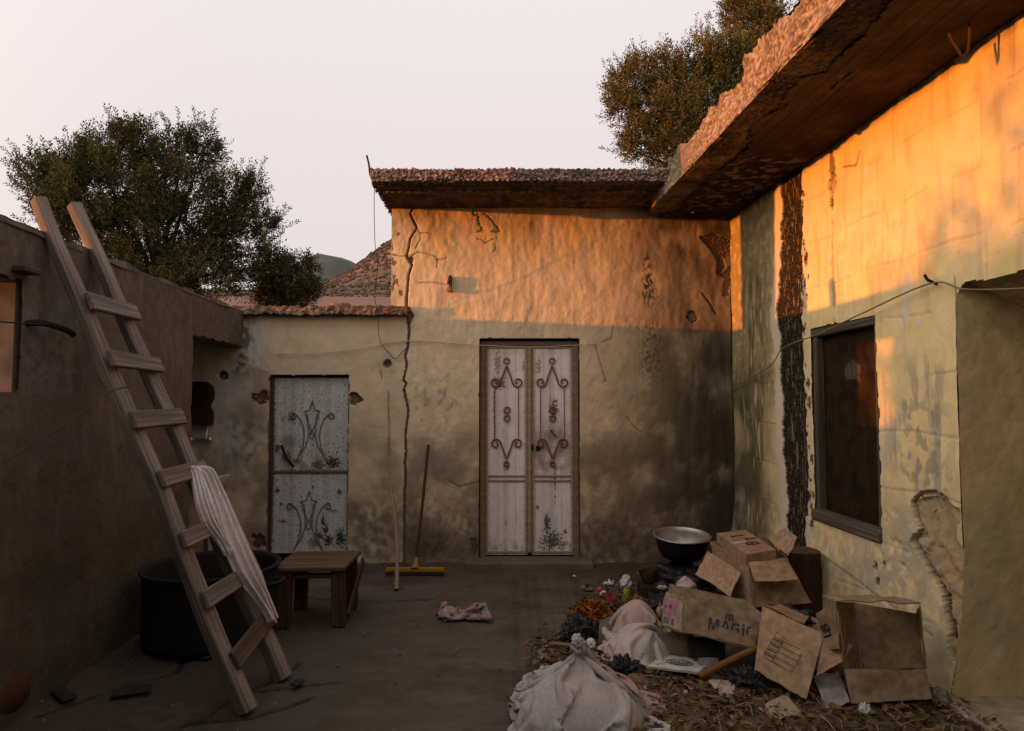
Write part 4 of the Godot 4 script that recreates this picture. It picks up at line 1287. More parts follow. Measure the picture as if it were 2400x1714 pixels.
func outhouse_door(o: Node3D) -> void:
	var n := metal_sheet(0.735, 1.68, 660, lin(0.58, 0.62, 0.6))
	var s: Relief = n[0]
	rustify(s, n, [[0.18, 1.3, 0.04, 0.05, 0, 0.75], [0.1, 1.28, 0.02, 0.03, 0, 0.6], [0.16, 1.07, 0.08, 0.07, 1, 0.5], [0.05, 1.0, 0.03, 0.04, 1, 0.9], [0.14, 0.92, 0.05, 0.06, 1, 0.8], [0.24, 0.87, 0.05, 0.03, 0, 0.8], [0.45, 0.84, 0.06, 0.06, 1, 0.85], [0.59, 0.86, 0.07, 0.06, 1, 0.97], [0.3, 0.82, 0.05, 0.05, 0, 0.5], [0.38, 0.775, 0.4, 0.02, 1, 0.9], [0.06, 0.6, 0.02, 0.03, 1, 0.95], [0.1, 0.47, 0.015, 0.02, 1, 0.95], [0.5, 0.3, 0.02, 0.05, 1, 0.95], [0.53, 0.22, 0.025, 0.05, 1, 0.95], [0.47, 0.16, 0.04, 0.04, 1, 0.95], [0.56, 0.12, 0.05, 0.05, 1, 0.95], [0.67, 0.14, 0.05, 0.09, 2, 0.95], [0.66, 0.58, 0.025, 0.03, 1, 0.9], [0.6, 0.4, 0.04, 0.01, 1, 0.8], [0.42, 0.1, 0.06, 0.05, 0, 0.7], [0.01, 0.8, 0.02, 0.9, 1, 0.8], [0.4, 0.63, 0.012, 0.02, 1, 0.9], [0.12, 0.3, 0.04, 0.015, 1, 0.8]])
	s.wash(lin(0.05, 0.04, 0.035), n[2], 0.7, 0.82, 0.8)
	s.wash(lin(0.2, 0.1, 0.05), n[2], 0.5, 0.75, 0.5, [0, 0.735, 0.78, 1.05, 0.1])
	var d := put("metal_door", s.mesh(), skin_mat(s, 670, 0.08, 0.65, 0.02, 0.008), o, Transform3D(Basis(), V(-2.32, 0.06, -6.41)))
	var fr := MB.new()
	var rim := lin(0.1, 0.06, 0.04)
	fr.box(Transform3D(Basis(), V(-0.004, 0.83, 0.0)), V(0.03, 1.7, 0.04), rim, 0.004)
	fr.box(Transform3D(Basis(), V(0.37, 0.775, 0.012)), V(0.72, 0.022, 0.012), lin(0.2, 0.13, 0.1), 0.003)
	fr.box(Transform3D(Basis(), V(0.742, 0.83, 0.0)), V(0.02, 1.7, 0.03), lin(0.2, 0.2, 0.19), 0.004)
	put("frame", fr.mesh(), M.rust, d)
	var k := 0.001263
	for e in [[0.0, 0.0], [-14.0, 685.0]]:
		var mb := MB.new()
		var col := lin(0.24, 0.24, 0.21)
		for sg in [-1.0, 1.0]:
			var star := []
			for q in [[0, 288], [22, 360], [62, 368], [36, 395], [24, 470], [4, 515], [18, 545], [4, 580]]: star.append(Vector2(405 + e[0] + sg * q[0], q[1] + e[1]))
			strip(mb, star, 395, 106, k, 0.373, 1.69, 0.008, 0.006, col)
			var arc := []
			for q in spiral(Vector2(148, 420), 14, 26, 360, 30): arc.append(Vector2(405 + e[0] + sg * q.x, q.y + e[1] - 20))
			for q in [[140, 380], [95, 420], [65, 490], [58, 560], [68, 640], [112, 740]]: arc.append(Vector2(405 + e[0] + sg * q[0], q[1] + e[1]))
			strip(mb, arc, 395, 106, k, 0.373, 1.69, 0.008, 0.0065, col)
			var inner := []
			for q in [[48, 395], [28, 480], [26, 560], [48, 640], [112, 735]]: inner.append(Vector2(405 + e[0] + sg * q[0], q[1] + e[1]))
			strip(mb, inner, 395, 106, k, 0.373, 1.69, 0.008, 0.0055, col)
		put("scrollwork", mb.mesh(), M.rust, d)
	var h := MB.new()
	h.tube(PackedVector3Array([V(0.1, 1.03, 0.025), V(0.14, 0.93, 0.035), V(0.2, 0.85, 0.035), V(0.22, 0.83, 0.02)]), 0.012, 8, lin(0.02, 0.018, 0.016))
	put("handle", h.mesh(), M.rust, d)


func left_wall() -> void:
	var o := thing("courtyard_wall", "long grey brown concrete wall with a small opening and a doorway lintel", "wall", SIDE)
	var s := Relief.new(1.2, -0.04, 5.2, 2.41, 0.0125, lin(0.195, 0.16, 0.125))
	var n := age_wall(s, 701)
	s.wash(lin(0.13, 0.1, 0.08), n[0], 0.4, 0.75, 0.7)
	s.wash(lin(0.27, 0.225, 0.19), n[2], 0.55, 0.8, 0.7)
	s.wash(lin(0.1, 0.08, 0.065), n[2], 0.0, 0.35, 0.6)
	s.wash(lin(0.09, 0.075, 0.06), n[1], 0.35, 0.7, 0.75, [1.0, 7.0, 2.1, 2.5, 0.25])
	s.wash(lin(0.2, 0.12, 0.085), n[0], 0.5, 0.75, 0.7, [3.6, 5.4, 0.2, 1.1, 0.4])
	s.wash(lin(0.085, 0.073, 0.048), n[0], -0.2, 0.7, 0.85, [1.0, 5.4, -0.3, 1.0, 0.8])  # lower wall coloured darker to stand in for shade
	s.wash(lin(0.22, 0.2, 0.18), n[1], 0.3, 0.6, 0.6, [3.3, 3.7, 1.6, 2.0, 0.15])
	s.wash(lin(0.05, 0.04, 0.03), n[3], 0.7, 0.85, 0.6)
	s.open(5.3, 6.5, -0.1, 2.035, n[1], 0.012)
	s.open(2.8, 3.32, 1.56, 2.1, n[1], 0.01)
	var face := Basis(V(0, 0, -1), V(0, 1, 0), V(1, 0, 0))
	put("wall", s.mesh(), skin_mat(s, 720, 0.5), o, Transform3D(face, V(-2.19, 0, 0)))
	var body := MB.new()
	var pc := lin(0.19, 0.15, 0.125)
	plaster_box(body, V(-2.42, -0.05, -5.3), V(-2.225, 2.362, -3.325), pc)
	plaster_box(body, V(-2.42, -0.05, -3.325), V(-2.225, 1.56, -2.8), pc)
	plaster_box(body, V(-2.42, 2.1, -3.325), V(-2.225, 2.362, -2.8), pc)
	plaster_box(body, V(-2.42, -0.05, -2.8), V(-2.225, 2.362, 4.2), pc)
	put("core", body.mesh(), M.rough, o)
	var li := MB.new()
	plaster_box(li, V(-2.42, 2.03, -6.5), V(-2.225, 2.362, -5.3), lin(0.13, 0.1, 0.08))
	put("lintel", li.mesh(), M.rough, o)
	var cap := rough_block(V(-2.44, 2.35, -6.05), V(-2.185, 2.385, 4.2), 0.035, 0.03, 0.006, [lin(0.17, 0.14, 0.12), lin(0.24, 0.2, 0.17), lin(0.12, 0.1, 0.085), pc, pc], 741)
	put("coping", cap, M.rough, o)
	# the roofed nook behind the doorway
	var nk := MB.new()
	plaster_box(nk, V(-3.95, -0.05, -6.45), V(-3.75, 2.3, -4.9), lin(0.3, 0.27, 0.24))
	plaster_box(nk, V(-3.75, -0.05, -5.1), V(-2.42, 2.3, -4.9), lin(0.25, 0.22, 0.2))
	plaster_box(nk, V(-3.95, 2.3, -6.5), V(-2.42, 2.4, -4.9), lin(0.1, 0.08, 0.065))
	put("nook_walls", nk.mesh(), M.rough, o)
	var lg := MB.new()
	lg.box(Transform3D(Basis(), V(-2.17, 2.15, -3.3)), V(0.09, 0.03, 0.12), lin(0.08, 0.06, 0.05), 0.006)
	put("ledge", lg.mesh(), M.rough, o)


func added_porch() -> void:
	# roof and walls added out of view to keep the near yard dark
	var o := thing("added_porch", "unseen roof and walls added to darken the near end of the courtyard", "added_porch", SIDE)
	var mb := MB.new()
	plaster_box(mb, V(-2.42, 2.66, -1.75), V(-0.8, 2.84, 4.4), lin(0.2, 0.16, 0.12))
	put("roof", mb.mesh(), M.rough, o)
	mb = MB.new()
	plaster_box(mb, V(-2.42, -0.05, 4.2), V(2.6, 2.72, 4.4), lin(0.3, 0.24, 0.18))
	put("rear_wall", mb.mesh(), M.rough, o)
	mb = MB.new()
	plaster_box(mb, V(-2.42, 2.365, -1.7), V(-2.23, 2.72, 4.2), lin(0.2, 0.16, 0.12))
	put("side_wall", mb.mesh(), M.rough, o)
	mb = MB.new()
	plaster_box(mb, V(-0.95, -0.05, 1.0), V(-0.8, 2.66, 1.15), lin(0.2, 0.16, 0.12))
	put("post", mb.mesh(), M.rough, o)
	var ch := thing("added_shade_stack", "tall rendered chimney added out of view to shade a strip of the wing", "shade_stack", SIDE)  # added beyond the wall, unseen, to throw a shaded strip on the wing
	mb = MB.new()
	plaster_box(mb, V(-5.2, -0.05, -4.45), V(-4.6, 4.0, -3.86), lin(0.4, 0.33, 0.25))
	put("stack", mb.mesh(), M.rough, ch)
	mb = MB.new()
	plaster_box(mb, V(-5.25, 4.0, -4.5), V(-4.55, 4.08, -3.81), lin(0.3, 0.25, 0.2))
	put("cap", mb.mesh(), M.rough, ch)


func olive(called: String, label: String, lobes: Array, trunk: Array, per: float, sd: int, hue: float, group := "") -> void:
	rng.seed = sd
	var o := thing(called, label, "tree", Transform3D(Basis(), trunk[0]), group)
	var inv := Transform3D(Basis(), -trunk[0])
	var tb := MB.new()
	var bark := lin(0.09, 0.065, 0.045)
	var pts := PackedVector3Array()
	var rad: Array[float] = []
	for k in trunk.size():
		pts.append(inv * (trunk[k] as Vector3)); rad.append(0.16 * (1.0 - 0.5 * k / trunk.size()))
	tb.tube(pts, rad, 9, bark)
	put("trunk", tb.mesh(), M.rough, o)
	var br := MB.new()
	var fork: Vector3 = pts[-1]
	for l in lobes:
		var c: Vector3 = inv * V(l[0], l[1], l[2])
		var mid: Vector3 = fork.lerp(c, 0.5) + V(rng.randf_range(-0.12, 0.12), 0.1, rng.randf_range(-0.12, 0.12))
		br.tube(PackedVector3Array([fork - V(0, 0.1, 0), fork.lerp(mid, 0.5), mid, c]), [0.045, 0.03, 0.02, 0.008], 6, bark)
	put("limbs", br.mesh(), M.rough, o)
	var lf := MB.new()
	for l in lobes:
		var c: Vector3 = inv * V(l[0], l[1], l[2])
		var r: float = l[3] * 0.9
		var tufts: Array[Vector3] = []
		var tones: Array[float] = []
		for k in int(12 + 62 * r * r):
			tufts.append(V(rng.randfn(), rng.randfn() * 0.9 + 0.1, rng.randfn()).normalized() * r * pow(rng.randf(), 0.35) * 0.9)
			tones.append(rng.randf_range(0.65, 1.3))
		for k in int(per * pow(r, 2.0) + 24):
			var tuft := rng.randi() % tufts.size()
			var rel := tufts[tuft] + V(rng.randfn(), rng.randfn() * 1.2, rng.randfn()) * minf(0.085, r * 0.22)
			var d := (rel + V(0.001, 0, 0)).normalized()
			var pos := c + rel
			var dir := (d + V(0, 0.75, 0) + V(rng.randf_range(-0.5, 0.5), rng.randf_range(-0.3, 0.5), rng.randf_range(-0.5, 0.5))).normalized()
			var side := dir.cross(V(rng.randfn(), rng.randfn(), rng.randfn())).normalized()
			var len_ := rng.randf_range(0.1, 0.2)
			if k % 40 == 0:
				pos = c + d * r * rng.randf_range(0.85, 1.05)
				dir = (d + V(0, 0.9, 0)).normalized()
				len_ = rng.randf_range(0.22, 0.36)
			var tone := rng.randf_range(0.8, 1.15) * tones[tuft]
			var green := lin(0.052, 0.06, 0.026).lerp(lin(0.15, 0.122, 0.042), clampf(hue + rng.randf_range(-0.3, 0.3), 0, 1)) * tone
			var leaves := 9 if len_ < 0.29 else 30
			for q in leaves:
				var at := pos + dir * len_ * q / leaves
				var ang := q * 2.4
				var od := (side * cos(ang) + dir.cross(side) * sin(ang)) * 0.75 + dir * 0.7
				od = od.normalized()
				var ll := rng.randf_range(0.034, 0.056)
				var w := od.cross(V(rng.randf_range(-1, 1), rng.randf_range(-1, 1), rng.randf_range(-1, 1))).normalized() * ll * 0.19
				var col := green * rng.randf_range(0.8, 1.2)
				lf.quad(at, at + od * ll * 0.5 - w, at + od * ll, at + od * ll * 0.5 + w, col)
	stuff(put("crown", lf.mesh(), M.leaf, o))


func trees() -> void:
	olive("olive_tree", "broad dark olive tree standing behind the grey courtyard wall",
		[[-6.22, 4.51, -9.00, 0.52], [-6.37, 4.60, -8.80, 0.27], [-5.93, 4.97, -9.20, 0.38], [-5.30, 5.02, -9.00, 0.34], [-5.22, 5.21, -9.00, 0.20], [-4.70, 5.01, -9.30, 0.44], [-4.37, 5.13, -9.20, 0.24], [-5.41, 4.20, -8.80, 0.78], [-4.75, 4.13, -9.20, 0.94], [-3.91, 4.20, -9.00, 0.49], [-3.60, 4.48, -9.00, 0.18], [-3.79, 3.68, -9.20, 0.41], [-3.40, 3.94, -9.00, 0.17], [-4.26, 3.31, -9.00, 0.58], [-4.89, 3.34, -8.80, 0.72], [-5.82, 3.77, -8.80, 0.54], [-3.55, 3.44, -9.60, 0.26], [-5.99, 3.96, -8.60, 0.29]],
		[V(-4.75, 0.6, -9.1), V(-4.7, 1.6, -9.1), V(-4.8, 2.5, -9.05), V(-4.85, 3.1, -9.0)], 4200.0, 801, 0.2)
	olive("olive_bush", "small dark olive bush beside the outhouse roof, in front of the hill",
		[[-3.42, 3.24, -10.00, 0.41], [-3.69, 3.17, -10.00, 0.34], [-3.22, 3.52, -10.00, 0.20], [-3.53, 3.58, -10.00, 0.17], [-3.11, 3.24, -10.00, 0.17], [-3.84, 3.44, -10.00, 0.14], [-3.4, 2.85, -10.0, 0.35]],
		[V(-3.45, 1.4, -10.0), V(-3.45, 2.2, -10.0), V(-3.4, 2.8, -10.0)], 4200.0, 811, 0.05)
	olive("tall_olive_tree", "tall sunlit olive tree rising over the house roof beside the eave",
		[[3.75, 7.38, -10.00, 0.51], [3.96, 7.67, -10.00, 0.34], [3.54, 7.49, -10.00, 0.27], [1.56, 6.02, -9.20, 0.24], [1.86, 6.22, -9.40, 0.32], [1.59, 5.69, -9.20, 0.25], [2.05, 5.78, -9.40, 0.38], [2.44, 6.35, -9.60, 0.46], [2.97, 6.45, -9.80, 0.60], [3.52, 6.45, -9.80, 0.60], [3.10, 5.80, -9.60, 0.72], [2.38, 5.51, -9.40, 0.64], [1.88, 5.23, -9.20, 0.31], [1.65, 5.10, -9.20, 0.16], [2.20, 5.10, -9.20, 0.38], [3.90, 6.71, -9.90, 0.54], [2.9, 5.1, -9.8, 0.6]],
		[V(3.0, 1.0, -10.9), V(3.0, 2.6, -10.9), V(3.1, 4.2, -10.6), V(3.0, 5.0, -10.2)], 4400.0, 821, 0.75)
	# trees beyond the wall beside the photographer; their crowns shade the near part of the wing
	olive("roadside_olive_tree", "olive tree beyond the courtyard wall beside the porch",
		[[-9.0, 2.0, -0.42, 1.0], [-9.2, 2.55, 0.35, 1.2], [-9.0, 2.4, 1.4, 1.2], [-9.6, 2.0, -0.2, 1.0]],
		[V(-9.1, -0.05, 0.4), V(-9.0, 0.9, 0.4), V(-9.1, 1.8, 0.4)], 1300.0, 831, 0.4)
	var weed := MB.new()
	rng.seed = 841
	for k in 3:
		var b := V(1.13 + 0.035 * k, 3.5, -8.6 + 0.05 * k)
		var tip := b + V(rng.randf_range(-0.05, 0.02), 0.28 + 0.09 * k, 0)
		weed.tube(PackedVector3Array([b, b.lerp(tip, 0.5) + V(0.01, 0, 0), tip]), [0.004, 0.003, 0.002], 5, lin(0.25, 0.2, 0.16))
		for q in 9:
			var p := b.lerp(tip, 0.35 + q * 0.07)
			weed.tube(PackedVector3Array([p, p + V(rng.randf_range(-0.035, 0.035), 0.03, rng.randf_range(-0.03, 0.03))]), [0.003, 0.006], 5, lin(0.3, 0.22, 0.18))
	tag(put("dry_weed", weed.mesh(), M.plain), "thin dry weed stalks standing up from the house roof", "weed")
	var rk := thing("boulder", "large lit boulder lying on the earth behind the outhouse roof", "rock", Transform3D(Basis(), V(-5.28, 4.25, -20.0)))
	put("stone", lump(V(0.42, 0.2, 0.4), 0.3, 1.0, 851, lin(0.3, 0.16, 0.08), lin(0.2, 0.11, 0.07)), M.rough, rk)


# ---------------------------------------------------------------- things in the yard
func ladder_and_towel() -> void:
	var o := thing("ladder", "homemade grey wooden ladder leaning on the courtyard wall", "ladder", SIDE)
	var la := V(-1.103, 0.0, -3.398)
	var lb := V(-2.15, 2.358, -3.494)
	var ra := V(-1.036, 0.0, -3.774)
	var rb := V(-2.15, 2.357, -3.875)
	var wood := lin(0.31, 0.255, 0.215)
	var rn := nz(901, 1.3, 3)
	for k in 2:
		var a: Vector3 = [la, ra][k]
		var b: Vector3 = [lb, rb][k]
		var e: Vector3 = a + (b - a) * [1.085, 1.125][k]
		var f := toward(a, e)
		var mb := MB.new()
		# hand-split rail: an eight-sided section that wanders along its length
		var nv := 40
		var l := a.distance_to(e)
		var p := PackedVector3Array()
		var cc := PackedColorArray()
		for j in nv:
			var y := -l * 0.5 + l * j / (nv - 1)
			var taper := 1.08 - 0.22 * j / (nv - 1)
			for s in 17:
				var q := s % 16
				var c := Vector2(clampf(1.5 * cos(TAU * q / 16.0 + 0.196), -1, 1), clampf(1.5 * sin(TAU * q / 16.0 + 0.196), -1, 1)).rotated(0.55)
				var wob := 1.0 + 0.1 * rn.get_noise_3d(c.x * 0.5, y * 1.5 + k * 9, c.y * 0.5)
				p.append(f * V(c.x * 0.036 * taper * wob + 0.02 * rn.get_noise_2d(y * 0.5, k * 5.0), y, c.y * 0.036 * taper * wob + 0.03 * rn.get_noise_2d(y * 0.5, 30 + k * 5.0)))
				var tone := 1.0 + 0.35 * rn.get_noise_3d(c.x * 2, y * 2.0, c.y * 2 + k * 4)
				cc.append(wood * tone)
		mb.grid(p, 17, nv, cc, Vector2(0.5, 2.6), false, true)
		var cen := [V(0, 0, 0), V(0, 0, 0)]
		for s in 16:
			cen[0] += p[s] / 16.0; cen[1] += p[(nv - 1) * 17 + s] / 16.0
		for s in 16:
			mb.tri(cen[0], p[s], p[s + 1], wood * 0.8); mb.tri(cen[1] + (e - a).normalized() * 0.012 * (s % 3), p[(nv - 1) * 17 + s + 1], p[(nv - 1) * 17 + s], wood * 0.9)
		put("rail", mb.mesh(), M.wood, o)
	var ts := [[0.85, 0.85], [0.725, 0.722], [0.595, 0.598], [0.47, 0.475], [0.345, 0.35], [0.225, 0.23], [0.098, 0.125]]
	for k in 7:
		var a: Vector3 = la + (lb - la) * ts[k][0]
		var b: Vector3 = ra + (rb - ra) * ts[k][1]
		var d := (lb - la).normalized()
		var out := V(0.91, 0.41, 0.0) * 0.052
		var ln := (b - a).normalized()
		var a2: Vector3 = a - ln * (0.035 + 0.02 * (k % 3))
		var b2: Vector3 = b + ln * (0.05 if k < 6 else 0.07)
		var mb := MB.new()
		mb.box(toward(a2 + out, b2 + out, d), V(0.026, a2.distance_to(b2), [0.098, 0.09, 0.095, 0.09, 0.085, 0.09, 0.095][k]), (wood if k < 6 else lin(0.2, 0.14, 0.09)) * [0.95, 0.9, 0.8, 1.0, 1.05, 0.95, 0.9][k], 0.005)
		put("rung", mb.mesh(), M.wood, o)
	# the towel lies down the right rail from the fourth rung
	var tw := thing("towel", "pinkish white towel hanging in folds down the ladder", "towel", SIDE)
	var cn := nz(911, 4.0, 2)
	for lay in 2:
		var cloth := PackedVector3Array()
		var nu := 61
		var nv := 60
		for j in nv:
			var f := float(j) / (nv - 1)
			var t := 0.492 - (0.37 if lay == 0 else 0.2) * f
			var base := ra + (rb - ra) * t
			var wdt := lerpf(0.04, 0.068, smoothstep(0.0, 0.5, f)) * lerpf(1.0, 0.35, smoothstep(0.68, 1.0, f))
			var zc := 0.06 + 0.035 * smoothstep(0.1, 0.55, f) - 0.05 * smoothstep(0.6, 1.0, f)
			if lay == 1: zc += 0.05 + 0.06 * f; wdt *= 0.6
			for i in nu:
				var a := float(i) / (nu - 1) * 2.0 - 1.0
				var ph := a * (3.6 + lay) + 0.35 * cn.get_noise_2d(lay * 7.0, f * 0.25) + 0.25 * f
				var fold := 0.022 * (1.0 - 2.0 * pow(absf(sin(ph * 1.55)), 0.85)) * (0.55 + 0.45 * f) + 0.006 * cn.get_noise_2d(a * 0.15 + 30, f * 0.5 + lay)
				var hem := 0.05 * cn.get_noise_2d(a * 0.2, 50.0) * smoothstep(0.8, 1.0, f)
				var p := base + V(0.91, 0.41, 0) * (0.095 - 0.035 * lay + 0.015 * (1.0 - a * a)) + V(0, hem, zc) + V(0.72, 0.12, -0.68) * (a * wdt) + V(0.68, 0.1, 0.72) * fold
				if j < 8:
					var gg := 1.0 - j / 7.0
					p += V(-0.91, -0.41, 0) * 0.085 * gg * gg + V(0, 0.012 * sin(gg * PI) - 0.02 * gg * gg, 0)
				cloth.append(p)
		put(["front_fold", "back_fold"][lay], rag(cloth, nu, nv, lin(0.74, 0.7, 0.69), lin(0.7, 0.59, 0.57), 915), M.cloth, tw)


func left_things() -> void:
	var o := thing("cauldron", "big black soot covered cauldron behind the foot of the ladder", "cauldron", Transform3D(SIDE.basis, S(-1.68, 0, -4.44)))
	var mb := MB.new()
	var black := lin(0.022, 0.021, 0.018)
	mb.lathe(PackedVector2Array([Vector2(0.0, 0.01), Vector2(0.37, 0.01), Vector2(0.395, 0.025), Vector2(0.4, 0.05), Vector2(0.4, 0.4), Vector2(0.405, 0.43), Vector2(0.42, 0.45), Vector2(0.42, 0.465), Vector2(0.4, 0.465), Vector2(0.385, 0.44), Vector2(0.38, 0.1), Vector2(0.34, 0.06), Vector2(0, 0.06)]), 48, Transform3D(), black)
	put("body", mb.mesh(), M.rust, o)
	for a in [160.0, -10.0]:
		mb = MB.new()
		var d := Basis(Vector3.UP, deg_to_rad(a))
		mb.tube(PackedVector3Array([d * V(0.39, 0.36, -0.07), d * V(0.46, 0.37, -0.06), d * V(0.475, 0.37, 0), d * V(0.46, 0.37, 0.06), d * V(0.39, 0.36, 0.07)]), 0.014, 7, black)
		put("handle", mb.mesh(), M.rust, o)
	var st := thing("stool", "low brown wooden stool standing before the metal door", "stool", Transform3D(Basis(Vector3.UP, 0.03), V(-1.36, 0, -4.73)))
	var br := lin(0.12, 0.07, 0.042)
	for k in 3:
		mb = MB.new()
		mb.box(toward(V(-0.25, 0.388, -0.17 + 0.17 * k), V(0.245 - 0.01 * k, 0.388 + 0.002 * k, -0.17 + 0.17 * k), V(0, 0, 1)), V(0.026, 0.49, 0.166), lin(0.17, 0.1, 0.065) * (0.9 + 0.1 * k), 0.004)
		put("seat_board", mb.mesh(), M.wood, st)
	for sx in [-1.0, 1.0]:
		for sz in [-1.0, 1.0]:
			mb = MB.new()
			mb.box(toward(V(sx * 0.185, 0, sz * 0.2), V(sx * 0.175, 0.375, sz * 0.19)), V(0.092, 0.375, 0.055), br, 0.005)
			put("leg", mb.mesh(), M.wood, st)
	for sz in [-1.0, 1.0]:
		mb = MB.new()
		mb.box(toward(V(-0.14, 0.335, sz * 0.19), V(0.14, 0.335, sz * 0.19)), V(0.02, 0.28, 0.075), br * 0.9, 0.003)
		put("apron", mb.mesh(), M.wood, st)
	for sx in [-1.0, 1.0]:
		mb = MB.new()
		mb.box(toward(V(sx * 0.19, 0.335, -0.165), V(sx * 0.19, 0.335, 0.165)), V(0.02, 0.33, 0.075), br * 0.9, 0.003)
		put("apron", mb.mesh(), M.wood, st)
	mb = MB.new()
	mb.box(toward(V(0.23, 0.03, 0.1), V(0.27, 0.36, -0.18)), V(0.02, 0.42, 0.08), lin(0.15, 0.085, 0.05), 0.003)
	tag(put("plank", mb.mesh(), M.wood, null, Transform3D(Basis(), V(-1.36, 0, -4.73))), "short brown plank leaning against the side of the stool", "plank")
	var pk := thing("clay_pot", "rust brown broken clay pot lying at the foot of the courtyard wall", "pot", Transform3D(Basis(Vector3.BACK, 0.25), V(-2.5, -0.02, -3.24)))
	mb = MB.new()
	mb.lathe(PackedVector2Array([Vector2(0, 0), Vector2(0.1, 0), Vector2(0.17, 0.06), Vector2(0.19, 0.14), Vector2(0.15, 0.2), Vector2(0.13, 0.2), Vector2(0.16, 0.13), Vector2(0.14, 0.07), Vector2(0.0, 0.04)]), 28, Transform3D(), lin(0.08, 0.036, 0.017))
	put("body", mb.mesh(), M.rough, pk)
	for q in [[-1.98, -3.52, 0.1, 0.05, "dark slate shard lying flat on the floor by the ladder foot"], [-2.33, -3.5, 0.14, 0.035, "long dark shard lying beside the base of the courtyard wall"], [-1.78, -4.0, 0.07, 0.03, "dark sliver on the floor before the black cauldron"], [-1.15, -3.62, 0.03, 0.04, "small dark chip on the floor between the ladder rails"]]:
		mb = MB.new()
		mb.box(Transform3D(Basis(Vector3.UP, q[0] * 3.0), V(q[0], 0.012, q[1])), V(q[2] * 1.8, 0.014, q[3] * 2.0), lin(0.03, 0.028, 0.024), 0.006)
		tag(put("shard", mb.mesh(), M.rough), q[4], "shard", "shards on the floor by the wall")


func extrude(pts: PackedVector2Array, z0: float, z1: float, col: Color) -> MB:
	var mb := MB.new()
	var idx := Geometry2D.triangulate_polygon(pts)
	for k in range(0, idx.size(), 3):
		mb.tri(V(pts[idx[k]].x, pts[idx[k]].y, z1), V(pts[idx[k + 1]].x, pts[idx[k + 1]].y, z1), V(pts[idx[k + 2]].x, pts[idx[k + 2]].y, z1), col)
	for k in pts.size():
		var a := pts[k]
		var b := pts[(k + 1) % pts.size()]
		mb.quad(V(a.x, a.y, z0), V(b.x, b.y, z0), V(b.x, b.y, z1), V(a.x, a.y, z1), col)
	return mb


func wash_place() -> void:
	var o := thing("mirror", "violin shaped dark wooden mirror hanging over the small sink", "mirror", Transform3D(Basis(), V(-2.99, 1.33, -6.325)))
	var half: Array[Vector2] = [Vector2(0.0, 0.375), Vector2(0.07, 0.37), Vector2(0.125, 0.33), Vector2(0.145, 0.27), Vector2(0.14, 0.21), Vector2(0.115, 0.16), Vector2(0.108, 0.13), Vector2(0.13, 0.1), Vector2(0.14, 0.06), Vector2(0.14, -0.02), Vector2(0.12, -0.03), Vector2(0.0, -0.03)]
	var pts := PackedVector2Array()
	for q in half: pts.append(Vector2(q.x, q.y))
	for k in range(half.size() - 2, 0, -1): pts.append(Vector2(-half[k].x, half[k].y))
	put("frame", extrude(pts, 0.0, 0.03, lin(0.07, 0.028, 0.015)).mesh(), M.wood, o)
	var el := PackedVector2Array()
	for k in 24: el.append(Vector2(cos(k * TAU / 24) * 0.1, 0.225 + sin(k * TAU / 24) * 0.12))
	put("glass", extrude(el, 0.028, 0.034, lin(0.02, 0.02, 0.02)).mesh(), M.glass, o)
	var shelf := MB.new()
	shelf.box(Transform3D(Basis(), V(0.04, -0.035, 0.05)), V(0.2, 0.015, 0.1), lin(0.1, 0.045, 0.025), 0.003)
	put("shelf", shelf.mesh(), M.wood, o)
	o = thing("tap", "old chrome tap with pipe and round knobs above the sink", "tap", Transform3D(Basis(), V(-2.92, 1.15, -6.3)))
	var mb := MB.new()
	mb.tube(PackedVector3Array([V(0.02, 0.17, -0.02), V(0.02, 0.1, 0.0), V(0.02, 0.0, 0.02)]), 0.009, 8, lin(0.5, 0.5, 0.48))
	mb.tube(PackedVector3Array([V(-0.14, 0.0, 0.0), V(0.06, 0.0, 0.0)]), 0.012, 8, lin(0.35, 0.34, 0.32))
	put("pipe", mb.mesh(), M.metal, o)
	for x in [-0.12, 0.06]:
		mb = MB.new()
		mb.lathe(PackedVector2Array([Vector2(0, -0.03), Vector2(0.025, -0.025), Vector2(0.032, 0.0), Vector2(0.025, 0.028), Vector2(0, 0.032)]), 16, Transform3D(Basis(), V(x, 0, 0.035)), lin(0.5, 0.5, 0.48))
		put("knob", mb.mesh(), M.metal, o)
	o = thing("sink", "small white half round sink on the wall below the tap", "sink", Transform3D(Basis(), V(-2.87, 0.66, -6.335)))
	mb = MB.new()
	var p := PackedVector3Array()
	var prof := [Vector2(0.02, 0.0), Vector2(0.1, 0.015), Vector2(0.15, 0.06), Vector2(0.175, 0.14), Vector2(0.18, 0.16), Vector2(0.165, 0.162), Vector2(0.15, 0.13), Vector2(0.11, 0.07), Vector2(0.0, 0.05)]
	for k in prof.size():
		for s in 25:
			var a := PI * s / 24.0
			p.append(V(cos(a) * prof[k].x * 1.05, prof[k].y, sin(a) * prof[k].x * 1.2))
	mb.grid(p, 25, prof.size(), lin(0.5, 0.52, 0.5), Vector2.ONE)
	put("basin", mb.mesh(), M.ceramic, o)
	mb = MB.new()
	mb.tube(PackedVector3Array([V(0, 0.02, 0.1), V(0, -0.3, 0.09), V(0, -0.6, 0.06)]), 0.02, 8, lin(0.1, 0.09, 0.08))
	put("drain_pipe", mb.mesh(), M.rust, o)


